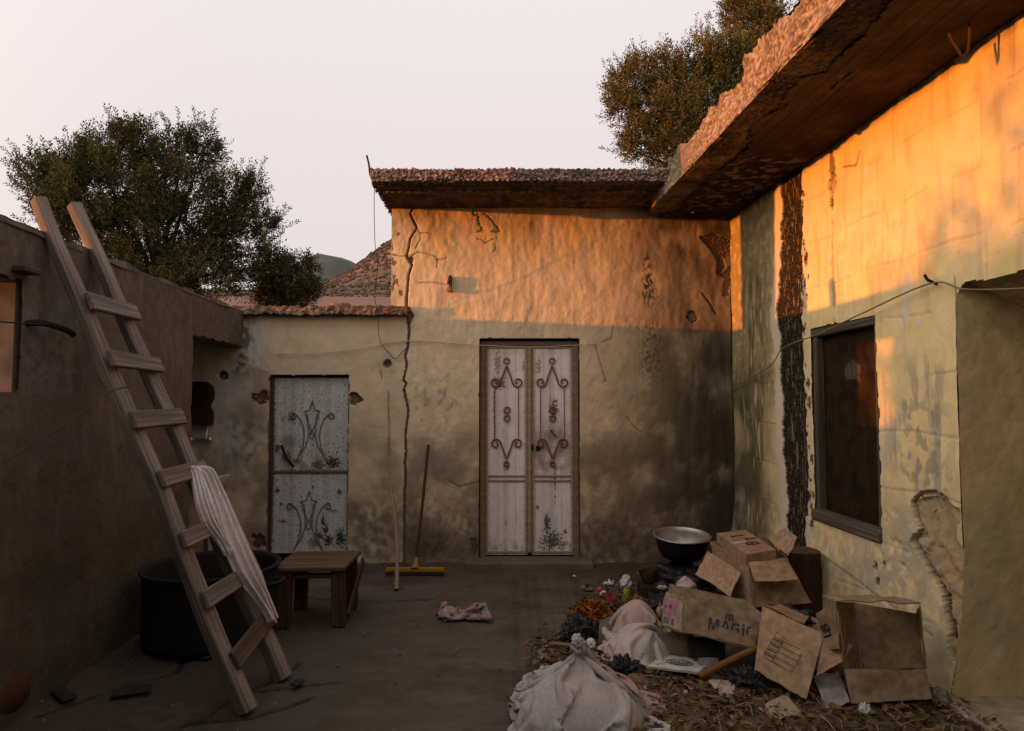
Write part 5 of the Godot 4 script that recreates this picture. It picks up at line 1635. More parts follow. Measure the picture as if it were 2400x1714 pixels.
func wires() -> void:
	var dk := lin(0.03, 0.026, 0.022)
	tag(put("reinforcing_rod", wire([V(-1.27, 3.66, -5.66), V(-1.25, 3.58, -5.66), V(-1.235, 3.48, -5.66), V(-1.18, 3.44, -5.66)], 0.009, dk), M.rust), "bent black steel rod sticking out of the house roof corner", "rod")
	tag(put("hanging_wire", wire([V(-1.2, 3.44, -5.7), V(-1.22, 3.3, -5.75), V(-1.24, 2.95, -5.9), V(-1.235, 2.75, -6.0), V(-1.29, 2.5, -6.15), V(-1.27, 2.36, -6.19), V(-1.275, 2.15, -6.29), V(-1.25, 2.06, -6.31), V(-1.16, 1.95, -6.315), V(-1.11, 1.92, -6.315), V(-1.06, 1.98, -6.315), V(-1.0, 2.03, -6.31)], 0.003, dk), M.plain), "thin dark wire dangling from the rod past the outhouse roof", "wire")
	tag(put("clothes_line", wire([V(-2.27, 1.965, -6.32), V(-1.93, 1.965, -6.3), V(-1.46, 2.015, -6.3), V(-1.01, 2.09, -6.315), V(-0.31, 2.05, -6.3), V(0.18, 2.035, -6.3), V(0.63, 2.05, -6.3), V(0.83, 2.065, -6.315)], 0.0045, lin(0.4, 0.36, 0.3)), M.plain), "pale cord strung along the walls across the top of the double door", "cord")
	for k in 2:
		tag(put("nook_cord", wire([V(-2.8, 2.0 - 0.01 * k, -6.3), V(-2.6, 1.9 + 0.02 * k, -6.29), V(-2.32, 1.8 - 0.012 * k, -6.3)], 0.004, lin(0.42, 0.4, 0.37)), M.plain), ["upper pale cord from the nook to the corner of the metal door", "lower pale cord from the nook to the corner of the metal door"][k], "cord")
	tag(put("rope", wire([S(2.47, 1.62, -6.2), S(2.44, 1.8, -5.3), S(2.42, 1.93, -5.0), S(2.42, 1.99, -4.45), S(2.43, 2.06, -4.0), S(2.46, 2.15, -3.39), S(2.44, 2.07, -3.1), S(2.42, 2.0, -2.6), S(2.4, 1.98, -2.0)], 0.0045, lin(0.2, 0.15, 0.1)), M.plain), "old rope slung along the wing wall over the shuttered window", "rope")
	tag(put("wall_nail", wire([S(2.5, 2.15, -3.39), S(2.45, 2.17, -3.39), S(2.44, 2.2, -3.4)], 0.008, dk), M.rust), "bent dark nail holding the rope beside the doorway", "nail")
	tag(put("wire_hook", wire([V(2.16, 3.33, -3.02), V(2.155, 3.22, -3.02), V(2.14, 3.15, -3.02), V(2.115, 3.14, -3.02), V(2.1, 3.17, -3.02), V(2.07, 3.22, -3.02), V(2.06, 3.25, -3.02)], 0.007, lin(0.12, 0.07, 0.04)), M.rust), "bent wire hook hanging from the underside of the broken eave", "hook")
	tag(put("wall_peg", wire([S(-2.19, 1.9, -3.36), S(-2.13, 1.905, -3.4), S(-2.08, 1.88, -3.5), S(-2.07, 1.86, -3.54)], 0.016, dk, 8), M.rust), "dark iron peg driven into the courtyard wall left of the ladder", "peg")
	tag(put("peg_wire", wire([S(-2.12, 1.9, -3.4), S(-2.12, 1.885, -3.25), S(-2.12, 1.87, -3.0)], 0.004, dk), M.plain), "thin dark wire running from the iron peg along the wall", "wire")
	tag(put("ladder_string", wire([S(-1.74, 1.68, -3.5), S(-1.7, 1.6, -3.4), S(-1.77, 1.56, -3.33), S(-1.86, 1.42, -3.17), S(-1.99, 1.27, -2.98)], 0.0035, lin(0.07, 0.055, 0.04)), M.plain), "thin string tied round the ladder rail and stretched away", "string")


func middle_things() -> void:
	var pole := PackedVector3Array()
	var rad: Array[float] = []
	var a := V(-0.93, 0.0, -5.4)
	var b := V(-1.16, 1.12, -6.29)
	for k in 15:
		var f := k / 14.0
		pole.append(a.lerp(b, f) + V(0.025 * sin(f * 5.0) - 0.02 * f * (1 - f), 0, 0))
		rad.append((0.018 if k % 4 else 0.0205) * (1.0 - 0.45 * f))
	var mb := MB.new()
	mb.tube(pole, rad, 9, lin(0.42, 0.33, 0.22))
	tag(put("stick", mb.mesh(), M.wood), "long knotty pale stick leaning on the wall by the crack", "stick")
	var o := thing("squeegee", "yellow floor squeegee with thin brown handle leaning on the wall", "squeegee", Transform3D(Basis(), V(-0.845, 0, -5.84)))
	mb = MB.new()
	mb.box(Transform3D(Basis(Vector3.RIGHT, -0.2), V(0, 0.045, 0)), V(0.52, 0.045, 0.03), lin(0.25, 0.155, 0.008), 0.01)
	put("head", mb.mesh(), M.ceramic, o)
	mb = MB.new()
	mb.box(Transform3D(Basis(), V(0, 0.012, 0.006)), V(0.515, 0.024, 0.01), lin(0.03, 0.03, 0.03), 0.002)
	put("rubber_blade", mb.mesh(), M.plain, o)
	mb = MB.new()
	mb.tube(PackedVector3Array([V(0.0, 0.06, 0.0), V(0.003, 0.11, -0.02), V(0.005, 0.14, -0.04)]), [0.04, 0.02, 0.017], 10, lin(0.25, 0.155, 0.008))
	put("socket", mb.mesh(), M.ceramic, o)
	mb = MB.new()
	mb.tube(PackedVector3Array([V(0.005, 0.12, -0.03), V(0.03, 0.6, -0.24), V(0.05, 1.1, -0.46)]), 0.0135, 9, lin(0.11, 0.06, 0.03))
	put("handle", mb.mesh(), M.wood, o)
	o = thing("meter_bracket", "small rusty bracket on the upper wall, casting a long shadow", "bracket", Transform3D(Basis(), V(-0.595, 2.645, -6.34)))
	mb = MB.new()
	mb.box(Transform3D(Basis(), V(0, 0, 0.03)), V(0.03, 0.155, 0.06), lin(0.12, 0.08, 0.05), 0.004)
	put("plate", mb.mesh(), M.rust, o)
	mb = MB.new()
	mb.box(Transform3D(Basis(Vector3.BACK, 0.15), V(-0.01, -0.06, 0.055)), V(0.045, 0.045, 0.03), lin(0.4, 0.22, 0.1), 0.004)
	mb.box(Transform3D(Basis(Vector3.BACK, -0.2), V(-0.012, 0.03, 0.06)), V(0.02, 0.08, 0.02), lin(0.1, 0.07, 0.05), 0.003)
	put("stub", mb.mesh(), M.rust, o)
	# the crumpled rag on the floor
	var cl := sheet(30, 24, V(0, 0.1, 0), V(0.4, 0, 0.05), V(0.04, 0, 0.2), 0.22, 931)
	cl = settle(cl, 30, 24, 0.0215, 0.017, PackedFloat32Array(), PackedByteArray(), [[V(-0.12, 0.0, -0.03), V(0.06, 0.06, 0.05)], [V(0.14, 0, -0.02), V(0.05, 0.07, 0.06)]], Plane(), 24)
	cl = finer(cl, 30, 24)
	tag(put("rag", rag(cl, 59, 47, lin(0.36, 0.26, 0.235), lin(0.28, 0.18, 0.16), 935), M.cloth, null, Transform3D(Basis(Vector3.UP, -0.05), V(-0.325, 0, -4.73))), "crumpled pink rag lying alone on the courtyard floor", "rag")
	mb = MB.new()
	mb.box(Transform3D(Basis(Vector3.UP, 0.5), V(-0.73, 0.012, -6.05)), V(0.02, 0.016, 0.018), lin(0.5, 0.46, 0.42), 0.004)
	tag(put("pebble", mb.mesh(), M.rough), "tiny white pebble on the floor between squeegee and doorstep", "pebble")


func P(a: Array) -> Array:
	var out := []
	for k in range(0, a.size(), 3): out.append(V(a[k], a[k + 1], a[k + 2]))
	return out


func carton(called: String, label: String, panels: Array, flaps: Array, col: Color, inner: Color, sd: int, rag_edge := 0.0) -> Node3D:
	var first: Vector3 = panels[0][3]
	var o := thing(called, label, "cardboard box", Transform3D(), "cardboard boxes in the rubbish heap")
	var n := nz(sd, 0.05, 3)
	for k in panels.size():
		var mb := MB.new()
		mb.panel(panels[k], 0.006, col * (1.0 if k < 2 else 0.85), 0.016, n, rag_edge)
		put("side_panel", mb.mesh(), M.card, o)
	for k in flaps.size():
		var mb := MB.new()
		mb.panel(flaps[k], 0.005, inner, 0.02, n, rag_edge)
		put("flap", mb.mesh(), M.card, o)
	return o


func boxes() -> void:
	var tan_ := lin(0.29, 0.195, 0.115)
	var pale := lin(0.36, 0.25, 0.165)
	var ink := lin(0.035, 0.03, 0.03)
	var big := [P([1.484, 0.512, -4.2, 1.764, 0.516, -4.29, 1.868, 0.254, -4.2, 1.46, 0.267, -4.07]), P([1.409, 0.526, -4.72, 1.484, 0.512, -4.2, 1.46, 0.267, -4.07, 1.402, 0.227, -4.59]), P([1.764, 0.516, -4.29, 1.822, 0.544, -4.8, 1.863, 0.255, -4.6, 1.868, 0.254, -4.2]), P([1.409, 0.526, -4.72, 1.822, 0.544, -4.8, 1.863, 0.255, -4.6, 1.402, 0.227, -4.59])]
	carton("cardboard_box", "large open carton with flaps spread, topmost of the rubbish heap", big, [P([1.38, 0.46, -4.72, 1.441, 0.435, -4.22, 1.332, 0.325, -4.1, 1.228, 0.36, -4.5]), P([1.483, 0.509, -4.185, 1.733, 0.518, -4.265, 1.748, 0.433, -4.09, 1.451, 0.436, -4.0]), P([1.793, 0.544, -4.62, 1.878, 0.646, -4.6, 1.886, 0.621, -4.42, 1.775, 0.523, -4.3])], tan_, pale, 1001)
	# the shallow taped carton lying on it
	var t0 := P([1.436, 0.59, -4.68, 1.635, 0.615, -4.68, 1.677, 0.571, -4.25, 1.473, 0.551, -4.2])
	var dn := V(0.0, -0.062, 0.0)
	var o := thing("small_carton", "shallow closed carton with big printed letters lying on the open carton", "cardboard box", Transform3D(), "cardboard boxes in the rubbish heap")
	var n := nz(1011, 0.05, 3)
	for q in [t0, [t0[3], t0[2], t0[2] + dn, t0[3] + dn], [t0[0], t0[3], t0[3] + dn, t0[0] + dn], [t0[2], t0[1], t0[1] + dn, t0[2] + dn], [t0[1], t0[0], t0[0] + dn, t0[1] + dn]]:
		var mb := MB.new()
		mb.panel(q, 0.004, lin(0.31, 0.2, 0.125), 0.002, n)
		put("side_panel", mb.mesh(), M.card, o)
	for q in [["B", 0.62, 0.63], ["r", 0.72, 0.42], ["I", 0.5, 0.24]]:
		var xf := on_panel(t0, q[1], q[2], PI / 2, 0.0035)
		put("printed_letter", words(q[0], 0.085), ink_mat(ink), o, xf)
	var tape := MB.new()
	tape.panel([t0[0].lerp(t0[3], 0.48) + V(0, 0.004, 0), t0[0].lerp(t0[3], 0.48).lerp(t0[1].lerp(t0[2], 0.5), 0.5) + V(0, 0.004, 0), t0[0].lerp(t0[3], 0.56).lerp(t0[1].lerp(t0[2], 0.56), 0.5) + V(0, 0.004, 0), t0[0].lerp(t0[3], 0.56) + V(0, 0.004, 0)], 0.001, lin(0.42, 0.35, 0.32), 0.001, n)
	put("tape", tape.mesh(), M.card, o)
	# the long tray box with its name printed on the front
	var mg := [P([0.959, 0.433, -3.72, 1.379, 0.345, -3.72, 1.316, 0.177, -3.66, 0.926, 0.261, -3.66]), P([0.916, 0.383, -4.0, 0.959, 0.433, -3.72, 0.926, 0.261, -3.66, 0.871, 0.201, -3.93]), P([0.955, 0.414, -4.05, 1.419, 0.321, -4.03, 1.393, 0.163, -3.98, 0.871, 0.201, -3.93]), P([1.379, 0.345, -3.72, 1.419, 0.321, -4.03, 1.393, 0.163, -3.98, 1.316, 0.177, -3.66]), P([0.926, 0.261, -3.66, 1.316, 0.177, -3.66, 1.393, 0.163, -3.98, 0.871, 0.201, -3.93])]
	o = carton("tray_box", "long open tray box printed MAGIC on its front, sticker on its end", mg, [], lin(0.33, 0.25, 0.165), tan_, 1021, 0.08)
	put("printed_name", words("MAGiC", 0.058), ink_mat(lin(0.06, 0.07, 0.075)), o, on_panel(mg[0], 0.64, 0.6, 0.0, 0.0065))
	put("printed_emblem", words("m", 0.04), ink_mat(lin(0.06, 0.07, 0.06)), o, on_panel(mg[0], 0.6, 0.28, 0.0, 0.0065))
	var stk := MB.new()
	var e: Array = mg[1]
	var qd := func(a0: float, a1: float, b0: float, b1: float, off: float) -> Array:
		var nn: Vector3 = (e[1] - e[0]).cross(e[0] - e[3]).normalized() * off
		var at := func(a: float, b: float) -> Vector3: return (e[0] as Vector3).lerp(e[1], a).lerp((e[3] as Vector3).lerp(e[2], a), b) + nn
		return [at.call(a0, b0), at.call(a1, b0), at.call(a1, b1), at.call(a0, b1)]
	stk.panel(qd.call(0.08, 0.95, 0.14, 0.95, 0.0055), 0.001, lin(0.42, 0.33, 0.23), 0.0, n)
	stk.panel(qd.call(0.1, 0.72, 0.18, 0.62, 0.0075), 0.001, lin(0.42, 0.2, 0.27), 0.0, n)
	stk.panel(qd.call(0.35, 0.5, 0.32, 0.44, 0.0092), 0.001, lin(0.4, 0.05, 0.1), 0.0, n)
	stk.panel(qd.call(0.16, 0.24, 0.36, 0.44, 0.0092), 0.001, lin(0.1, 0.08, 0.1), 0.0, n)
	stk.panel(qd.call(0.14, 0.38, 0.7, 0.88, 0.0075), 0.001, lin(0.13, 0.15, 0.15), 0.0, n)
	stk.panel(qd.call(0.52, 0.66, 0.7, 0.88, 0.0075), 0.001, lin(0.13, 0.15, 0.15), 0.0, n)
	put("sticker", stk.mesh(), M.card, o)
	# the flattened white bakery box
	var wt := lin(0.56, 0.53, 0.51)
	var wb := [P([0.74, 0.052, -3.72, 0.872, 0.048, -3.92, 1.124, 0.046, -3.8, 1.002, 0.06, -3.62]), P([0.817, 0.186, -3.9, 0.87, 0.058, -3.9, 0.742, 0.057, -3.72, 0.714, 0.064, -3.74]), P([0.844, 0.168, -3.93, 1.052, 0.178, -3.9, 1.057, 0.04, -3.88, 0.89, 0.043, -3.94]), P([1.047, 0.085, -3.84, 1.161, 0.163, -3.8, 1.148, 0.021, -3.75, 1.038, 0.04, -3.68])]
	o = thing("pastry_box", "flattened white pastry box with an oval printed badge", "box", Transform3D(), "cardboard boxes in the rubbish heap")
	for k in 4:
		var mb := MB.new()
		mb.panel(wb[k], 0.012 if k == 0 else 0.004, [wt, lin(0.4, 0.37, 0.33), lin(0.26, 0.2, 0.13), lin(0.36, 0.31, 0.27)][k], 0.006, n)
		put(["base_panel", "printed_flap", "lid_panel", "printed_flap"][k], mb.mesh(), M.card, o)
	var badge := MB.new()
	var bf := on_panel([wb[0][0], wb[0][1], wb[0][2], wb[0][3]], 0.5, 0.5, 0.0, 0.0)
	var flat := Transform3D(Basis(V(0.95, 0, 0.3).normalized(), V(0.3, 0, -0.95).normalized(), V(0, 1, 0)), V(0.935, 0.062, -3.76))
	var ring := PackedVector3Array()
	for k in 33: ring.append(flat * V(cos(k * TAU / 32) * 0.072, sin(k * TAU / 32) * 0.036, 0.0))
	badge.tube(ring, 0.0022, 5, lin(0.08, 0.09, 0.08), false)
	put("printed_badge", badge.mesh(), M.print, o)
	for q in [["Mann", 0.03, 0.004], ["Bakery", 0.02, -0.02]]:
		put("printed_name", words(q[0], q[1], 0.0008), ink_mat(lin(0.1, 0.11, 0.1)), o, flat * Transform3D(Basis(), V(0.0, q[2], 0.0012)))
	for q in [[0.55, 0.4], [0.4, 0.75]]:
		var leafy := MB.new()
		var f := on_panel(wb[1], q[0], q[1], 0.3, -0.006)
		for k in 7: leafy.box(f * Transform3D(Basis(Vector3.BACK, k * 0.9), V(0.02 * cos(k * 0.9), 0.022 * sin(k * 0.9), 0)), V(0.026, 0.014, 0.001), lin(0.12, 0.16, 0.13))
		put("printed_leaves", leafy.mesh(), M.print, o)
	var fm := MB.new()
	fm.box(toward(V(1.0, 0.12, -3.83), V(1.2, 0.125, -3.8)), V(0.1, 0.2, 0.08), lin(0.035, 0.037, 0.034), 0.012)
	tag(put("foam_block", fm.mesh(), M.rough), "dark grey foam block between the pastry box and the tray box", "foam block")
	# the leaning carton with a printed form
	var fb := [P([1.401, 0.37, -3.75, 1.625, 0.309, -3.5, 1.456, 0.037, -3.35, 1.259, 0.121, -3.5]), P([1.401, 0.37, -3.75, 1.617, 0.301, -4.0, 1.505, 0.1, -3.8, 1.259, 0.121, -3.5]), P([1.617, 0.301, -4.0, 1.79, 0.266, -3.75, 1.664, 0.058, -3.6, 1.505, 0.1, -3.8])]
	o = carton("leaning_carton", "torn carton tipped on its corner with a printed table on its face", fb, [P([1.625, 0.309, -3.5, 1.731, 0.278, -3.42, 1.646, 0.219, -3.36, 1.519, 0.142, -3.37]), P([1.401, 0.373, -3.75, 1.609, 0.31, -3.98, 1.68, 0.295, -3.8, 1.569, 0.333, -3.6])], lin(0.35, 0.245, 0.155), lin(0.31, 0.2, 0.13), 1041, 0.05)
	var pr := MB.new()
	var ff := on_panel(fb[0], 0.5, 0.5, 0.0, 0.0055)
	var bar := func(x0: float, y0: float, x1: float, y1: float, w: float) -> void:
		var a := ff * V(x0, y0, 0)
		var b := ff * V(x1, y1, 0)
		pr.box(toward(a, b, ff.basis.x.rotated(ff.basis.z, 0.3)) if false else Transform3D(Basis((b - a).normalized(), ff.basis.z.cross((b - a).normalized()), ff.basis.z), (a + b) * 0.5), V(a.distance_to(b), w, 0.0008), ink)
	for k in 6: bar.call(-0.085, 0.075 - k * 0.033, 0.07, 0.078 - k * 0.034, 0.0022)
	bar.call(-0.085, 0.075, -0.085, -0.09, 0.0022); bar.call(0.07, 0.078, 0.07, -0.092, 0.0022); bar.call(-0.035, 0.043, -0.035, -0.09, 0.0022)
	bar.call(-0.055, 0.09, 0.055, 0.092, 0.005)
	for k in 4:
		for q in 3: bar.call(-0.08 + q * 0.015, 0.03 - k * 0.033, -0.069 + q * 0.015, 0.03 - k * 0.033, 0.006)
	for q in 4: bar.call(-0.045 + q * 0.02, 0.06, -0.031 + q * 0.02, 0.06, 0.005)
	put("printed_table", pr.mesh(), M.print, o)
	# the big carton lying on its side by the wall
	var ob := [P([1.843, 0.434, -3.62, 2.118, 0.41, -3.5, 2.1, 0.156, -3.44, 1.826, 0.113, -3.55]), P([1.642, 0.502, -3.4, 1.843, 0.434, -3.62, 1.826, 0.113, -3.55, 1.657, 0.186, -3.36]), P([1.657, 0.186, -3.36, 2.048, 0.192, -3.34, 2.1, 0.158, -3.44, 1.826, 0.115, -3.55]), P([2.118, 0.41, -3.5, 2.044, 0.496, -3.36, 2.048, 0.194, -3.34, 2.1, 0.156, -3.44])]
	o = carton("side_lying_carton", "big empty carton on its side against the wing wall, front flap hanging", ob, [P([1.586, 0.412, -3.5, 1.642, 0.502, -3.4, 1.651, 0.279, -3.38, 1.611, 0.231, -3.48]), P([1.551, 0.552, -3.35, 2.049, 0.475, -3.6, 2.07, 0.489, -3.4, 1.592, 0.536, -3.3]), P([1.652, 0.188, -3.35, 2.046, 0.193, -3.33, 2.049, 0.066, -3.3, 1.651, 0.047, -3.29])], lin(0.29, 0.2, 0.12), lin(0.31, 0.22, 0.14), 1051, 0.03)
	var ph := [ob[0][3].lerp(ob[0][0], 0.2) + V(0.02, 0.0, 0.012), ob[0][3].lerp(ob[0][0], 0.2) + V(0.075, 0.005, 0.016), ob[0][3] + V(0.08, 0.014, 0.016), ob[0][3] + V(0.015, 0.01, 0.012)]
	var hm := MB.new()
	hm.panel(ph, 0.002, lin(0.01, 0.009, 0.008), 0.0, n)
	put("dark_hole_patch", hm.mesh(), M.card, o)  # near-black panel on the board, painted as the dark inside a hole
	for q in [["B", 0.35, 0.45], ["L", 0.4, 0.62]]:
		put("printed_letter", words(q[0], 0.05), ink_mat(ink), o, on_panel([P([1.586, 0.412, -3.5])[0], V(1.642, 0.502, -3.4), V(1.651, 0.279, -3.38), V(1.611, 0.231, -3.48)], q[1], q[2], PI / 2, 0.007))


func ink_mat(c: Color) -> StandardMaterial3D:
	var key := "ink_%s" % c
	if not M.has(key):
		var m := StandardMaterial3D.new()
		m.albedo_color = c.linear_to_srgb()
		m.roughness = 0.9
		m.metallic_specular = 0.2
		M[key] = m
	return M[key]


func pile() -> void:
	var blk := lin(0.012, 0.012, 0.012)
	var gry := lin(0.03, 0.031, 0.032)
	var bags := [
		[V(1.36, 0, -5.25), V(0.3, 0.2, 0.26), 0.25, 2.0, "black rubbish bag under the metal basin"],
		[V(1.62, 0, -4.42), V(0.34, 0.15, 0.33), 0.25, 2.2, "black rubbish bag under the open carton"],
		[V(1.62, 0.19, -3.92), V(0.2, 0.1, 0.13), 0.4, 2.6, "dark crumpled cloth bag between leaning carton and open carton"],
		[V(1.24, 0, -3.55), V(0.115, 0.1, 0.1), 0.3, 2.4, "round black bag tied shut at the foot of the leaning carton"],
		[V(0.43, 0, -4.25), V(0.13, 0.12, 0.14), 0.35, 2.2, "black bag behind the white sack, below the dried flowers"],
		[V(0.62, 0, -3.72), V(0.14, 0.08, 0.1), 0.5, 2.6, "small crumpled black bag between the white sack and pink bag"],
		[V(0.86, 0, -4.38), V(0.13, 0.15, 0.12), 0.35, 2.2, "black bag behind the tray box end"],
		[V(1.12, 0, -4.75), V(0.28, 0.1, 0.25), 0.4, 2.6, "low heap of grey black plastic behind the tray box"]]
	for k in bags.size():
		var b: Array = bags[k]
		var o := put("rubbish_bag", lump(b[1], b[2], b[3], 1100 + k * 7, blk, gry, 0.015), M.black_bag, null, Transform3D(Basis(Vector3.UP, k * 1.3), b[0]))
		tag(o, b[4], "bag", "dark bags in the rubbish heap")
	# the tied white sack: cloth gathered at a knot over what it holds
	var s := thing("woven_sack", "large white woven sack tied at the neck, lowest in the rubbish heap", "sack")
	var g := 46
	var cl := sheet(g, g, V(0.35, 0.3, -3.27), V(0.66, 0, 0.0), V(0.02, 0, 0.6), 0.16, 1201)
	var tight := PackedFloat32Array()
	var held := PackedByteArray()
	var kx := 22.0
	var ky := 17.0
	for j in g:
		for i in g:
			var d := Vector2(i - kx, j - ky).length()
			tight.append(lerpf(0.32, 1.0, smoothstep(1.0, 9.0, d)))
			held.append(1 if d < 1.2 else 0)
			if d < 9.0:
				cl[j * g + i] = cl[j * g + i].lerp(V(0.335, 0.33, -3.36), 1.0 - smoothstep(0.0, 9.0, d))
			if d < 1.2: cl[j * g + i] = V(0.335 + (i - kx) * 0.008, 0.285, -3.36 + (j - ky) * 0.008)
	cl = settle(cl, g, g, 0.0215, 0.0205, tight, held, [[V(0.33, 0.0, -3.19), V(0.29, 0.19, 0.21)], [V(0.3, 0.0, -3.44), V(0.2, 0.12, 0.14)]], Plane(), 40)
	cl = finer(cl, g, g)
	put("body", rag(cl, 2 * g - 1, 2 * g - 1, lin(0.4, 0.385, 0.375), lin(0.36, 0.31, 0.3), 1203), M.sack, s)
	put("tied_neck", lump(V(0.045, 0.06, 0.045), 0.3, 2.0, 1205, lin(0.4, 0.37, 0.36), lin(0.36, 0.29, 0.28), 0.12, 30), M.cloth, s, Transform3D(Basis(Vector3.RIGHT, 0.5), V(0.335, 0.275, -3.36)))
	cl = sheet(30, 26, V(0.56, 0.3, -3.34), V(0.38, -0.15, 0.14), V(0.12, 0.0, -0.26), 0.1, 1211)
	held = PackedByteArray()
	for k in 30 * 26:
		held.append(1 if k % 30 < 2 else 0)
		if k % 30 < 2: cl[k] = V(0.36 + 0.01 * (k % 30), 0.27 - 0.002 * (k / 30), -3.37 - 0.004 * (k / 30))
	cl = settle(cl, 30, 26, 0.017, 0.014, PackedFloat32Array(), held, [[V(0.38, 0.0, -3.25), V(0.27, 0.2, 0.24)], [V(0.62, 0.0, -3.34), V(0.16, 0.05, 0.12)]], Plane(), 34)
	put("loose_flap", rag(finer(cl, 30, 26), 59, 51, lin(0.4, 0.28, 0.26), lin(0.35, 0.23, 0.21), 1213), M.cloth, s)
	cl = sheet(34, 24, V(0.24, 0.16, -3.58), V(0.38, 0, 0.03), V(0.0, 0, 0.22), 0.2, 1221)
	cl = settle(cl, 34, 24, 0.0185, 0.0165, PackedFloat32Array(), PackedByteArray(), [[V(0.27, 0.0, -3.55), V(0.17, 0.12, 0.1)]], Plane(), 26)
	put("bunched_cloth", rag(finer(cl, 34, 24), 67, 47, lin(0.42, 0.4, 0.4), lin(0.38, 0.31, 0.31), 1223), M.cloth, s)
	cl = sheet(22, 30, V(0.06, 0.1, -3.24), V(0.16, 0, 0.0), V(0.03, 0, 0.3), 0.14, 1225)
	cl = settle(cl, 22, 30, 0.012, 0.016, PackedFloat32Array(), PackedByteArray(), [[V(0.16, 0.0, -3.18), V(0.12, 0.1, 0.12)]], Plane(), 24)
	put("frayed_edge", rag(finer(cl, 22, 30), 43, 59, lin(0.34, 0.28, 0.28), lin(0.28, 0.2, 0.18), 1227), M.cloth, s)
	cl = sheet(38, 38, V(0.76, 0.27, -4.0), V(0.5, 0, 0.1), V(-0.06, 0, 0.48), 0.2, 1231)
	cl = settle(cl, 38, 38, 0.0195, 0.0195, PackedFloat32Array(), PackedByteArray(), [[V(0.75, 0.0, -3.97), V(0.19, 0.17, 0.15)]], Plane(), 34)
	tag(put("pink_sack", rag(finer(cl, 38, 38), 75, 75, lin(0.44, 0.4, 0.39), lin(0.42, 0.32, 0.29), 1233), M.bag, null), "pinkish white plastic sack beside the tray box", "sack")
	cl = sheet(34, 34, V(0.78, 0.36, -4.24), V(0.42, 0, 0.06), V(-0.05, 0, 0.38), 0.18, 1237)
	cl = settle(cl, 34, 34, 0.0185, 0.0185, PackedFloat32Array(), PackedByteArray(), [[V(0.79, 0.0, -4.24), V(0.14, 0.26, 0.13)]], Plane(), 34)
	tag(put("cream_sack", rag(finer(cl, 34, 34), 67, 67, lin(0.42, 0.34, 0.3), lin(0.36, 0.26, 0.21), 1239), M.bag, null), "cream plastic sack standing just behind the pinkish sack", "sack")
	tag(put("pink_bag", lump(V(0.075, 0.075, 0.07), 0.2, 1.6, 1241, lin(0.46, 0.37, 0.36), lin(0.42, 0.3, 0.3), 0.06, 28), M.bag, null, Transform3D(Basis(), V(1.2, 0.21, -4.62))), "small pale pink bag below the metal basin", "bag")
	# the basin and the little pot
	var o := thing("metal_basin", "wide aluminium basin, black outside, resting on the heap", "basin", Transform3D(Basis(Vector3.RIGHT, 0.1), V(1.34, 0.27, -5.28)))
	var mb := MB.new()
	mb.lathe(PackedVector2Array([Vector2(0, 0), Vector2(0.1, 0.0), Vector2(0.155, 0.03), Vector2(0.19, 0.09), Vector2(0.203, 0.16), Vector2(0.206, 0.185)]), 48, Transform3D(), lin(0.012, 0.011, 0.01))
	put("sooty_outside", mb.mesh(), M.rust, o)
	mb = MB.new()
	mb.lathe(PackedVector2Array([Vector2(0.206, 0.185), Vector2(0.222, 0.188), Vector2(0.224, 0.196), Vector2(0.215, 0.2), Vector2(0.2, 0.192), Vector2(0.196, 0.16), Vector2(0.183, 0.092), Vector2(0.15, 0.036), Vector2(0.1, 0.008), Vector2(0, 0.006)]), 48, Transform3D(), lin(0.42, 0.41, 0.39))
	put("bright_inside", mb.mesh(), M.metal, o)
	o = thing("clay_bowl", "small dark brown bowl beside the metal basin", "bowl", Transform3D(Basis(Vector3.BACK, 0.2), V(1.08, 0.1, -5.22)))
	mb = MB.new()
	mb.lathe(PackedVector2Array([Vector2(0, 0), Vector2(0.04, 0), Vector2(0.066, 0.04), Vector2(0.072, 0.1), Vector2(0.064, 0.1), Vector2(0.058, 0.045), Vector2(0, 0.015)]), 28, Transform3D(), lin(0.05, 0.025, 0.014))
	put("body", mb.mesh(), M.rough, o)
	mb = MB.new()
	mb.box(Transform3D(Basis(), V(1.12, 0.05, -5.22)), V(0.26, 0.1, 0.2), lin(0.07, 0.035, 0.02), 0.01)
	tag(put("wooden_block", mb.mesh(), M.wood), "dark brown wooden block under the small bowl", "block")
	# the sawn stump
	o = thing("stump", "round brown sawn tree stump standing by the wing wall", "stump", Transform3D(Basis(), S(2.32, 0, -4.62)))
	mb = MB.new()
	var rn := nz(1301, 3.0, 3)
	var p := PackedVector3Array()
	var cc := PackedColorArray()
	for j in 16:
		for s2 in 41:
			var a := TAU * (s2 % 40) / 40.0
			var r := 0.135 * (1.0 + 0.08 * rn.get_noise_3d(cos(a), j * 0.12, sin(a)) + 0.03 * sin(a * 13.0)) + 0.02 * pow(1.0 - j / 15.0, 2)
			p.append(V(cos(a) * r, 0.46 * j / 15.0, -sin(a) * r))
			cc.append(lin(0.085, 0.045, 0.025) * (1.0 + 0.5 * rn.get_noise_3d(cos(a) * 4, j * 0.1, sin(a) * 4)))
	mb.grid(p, 41, 16, cc, Vector2(3, 1), false, true)
	put("bark", mb.mesh(), M.wood, o)
	mb = MB.new()
	for s2 in 40: mb.tri(V(0, 0.462, 0), p[15 * 41 + s2] + V(0, 0.001, 0), p[15 * 41 + s2 + 1] + V(0, 0.001, 0), lin(0.15, 0.09, 0.055))
	put("cut_face", mb.mesh(), M.wood, o)
	mb = MB.new()
	mb.tube(PackedVector3Array([V(1.0, 0.05, -3.6), V(1.2, 0.14, -3.62), V(1.37, 0.19, -3.66)]), [0.02, 0.019, 0.02], 10, lin(0.3, 0.16, 0.05))
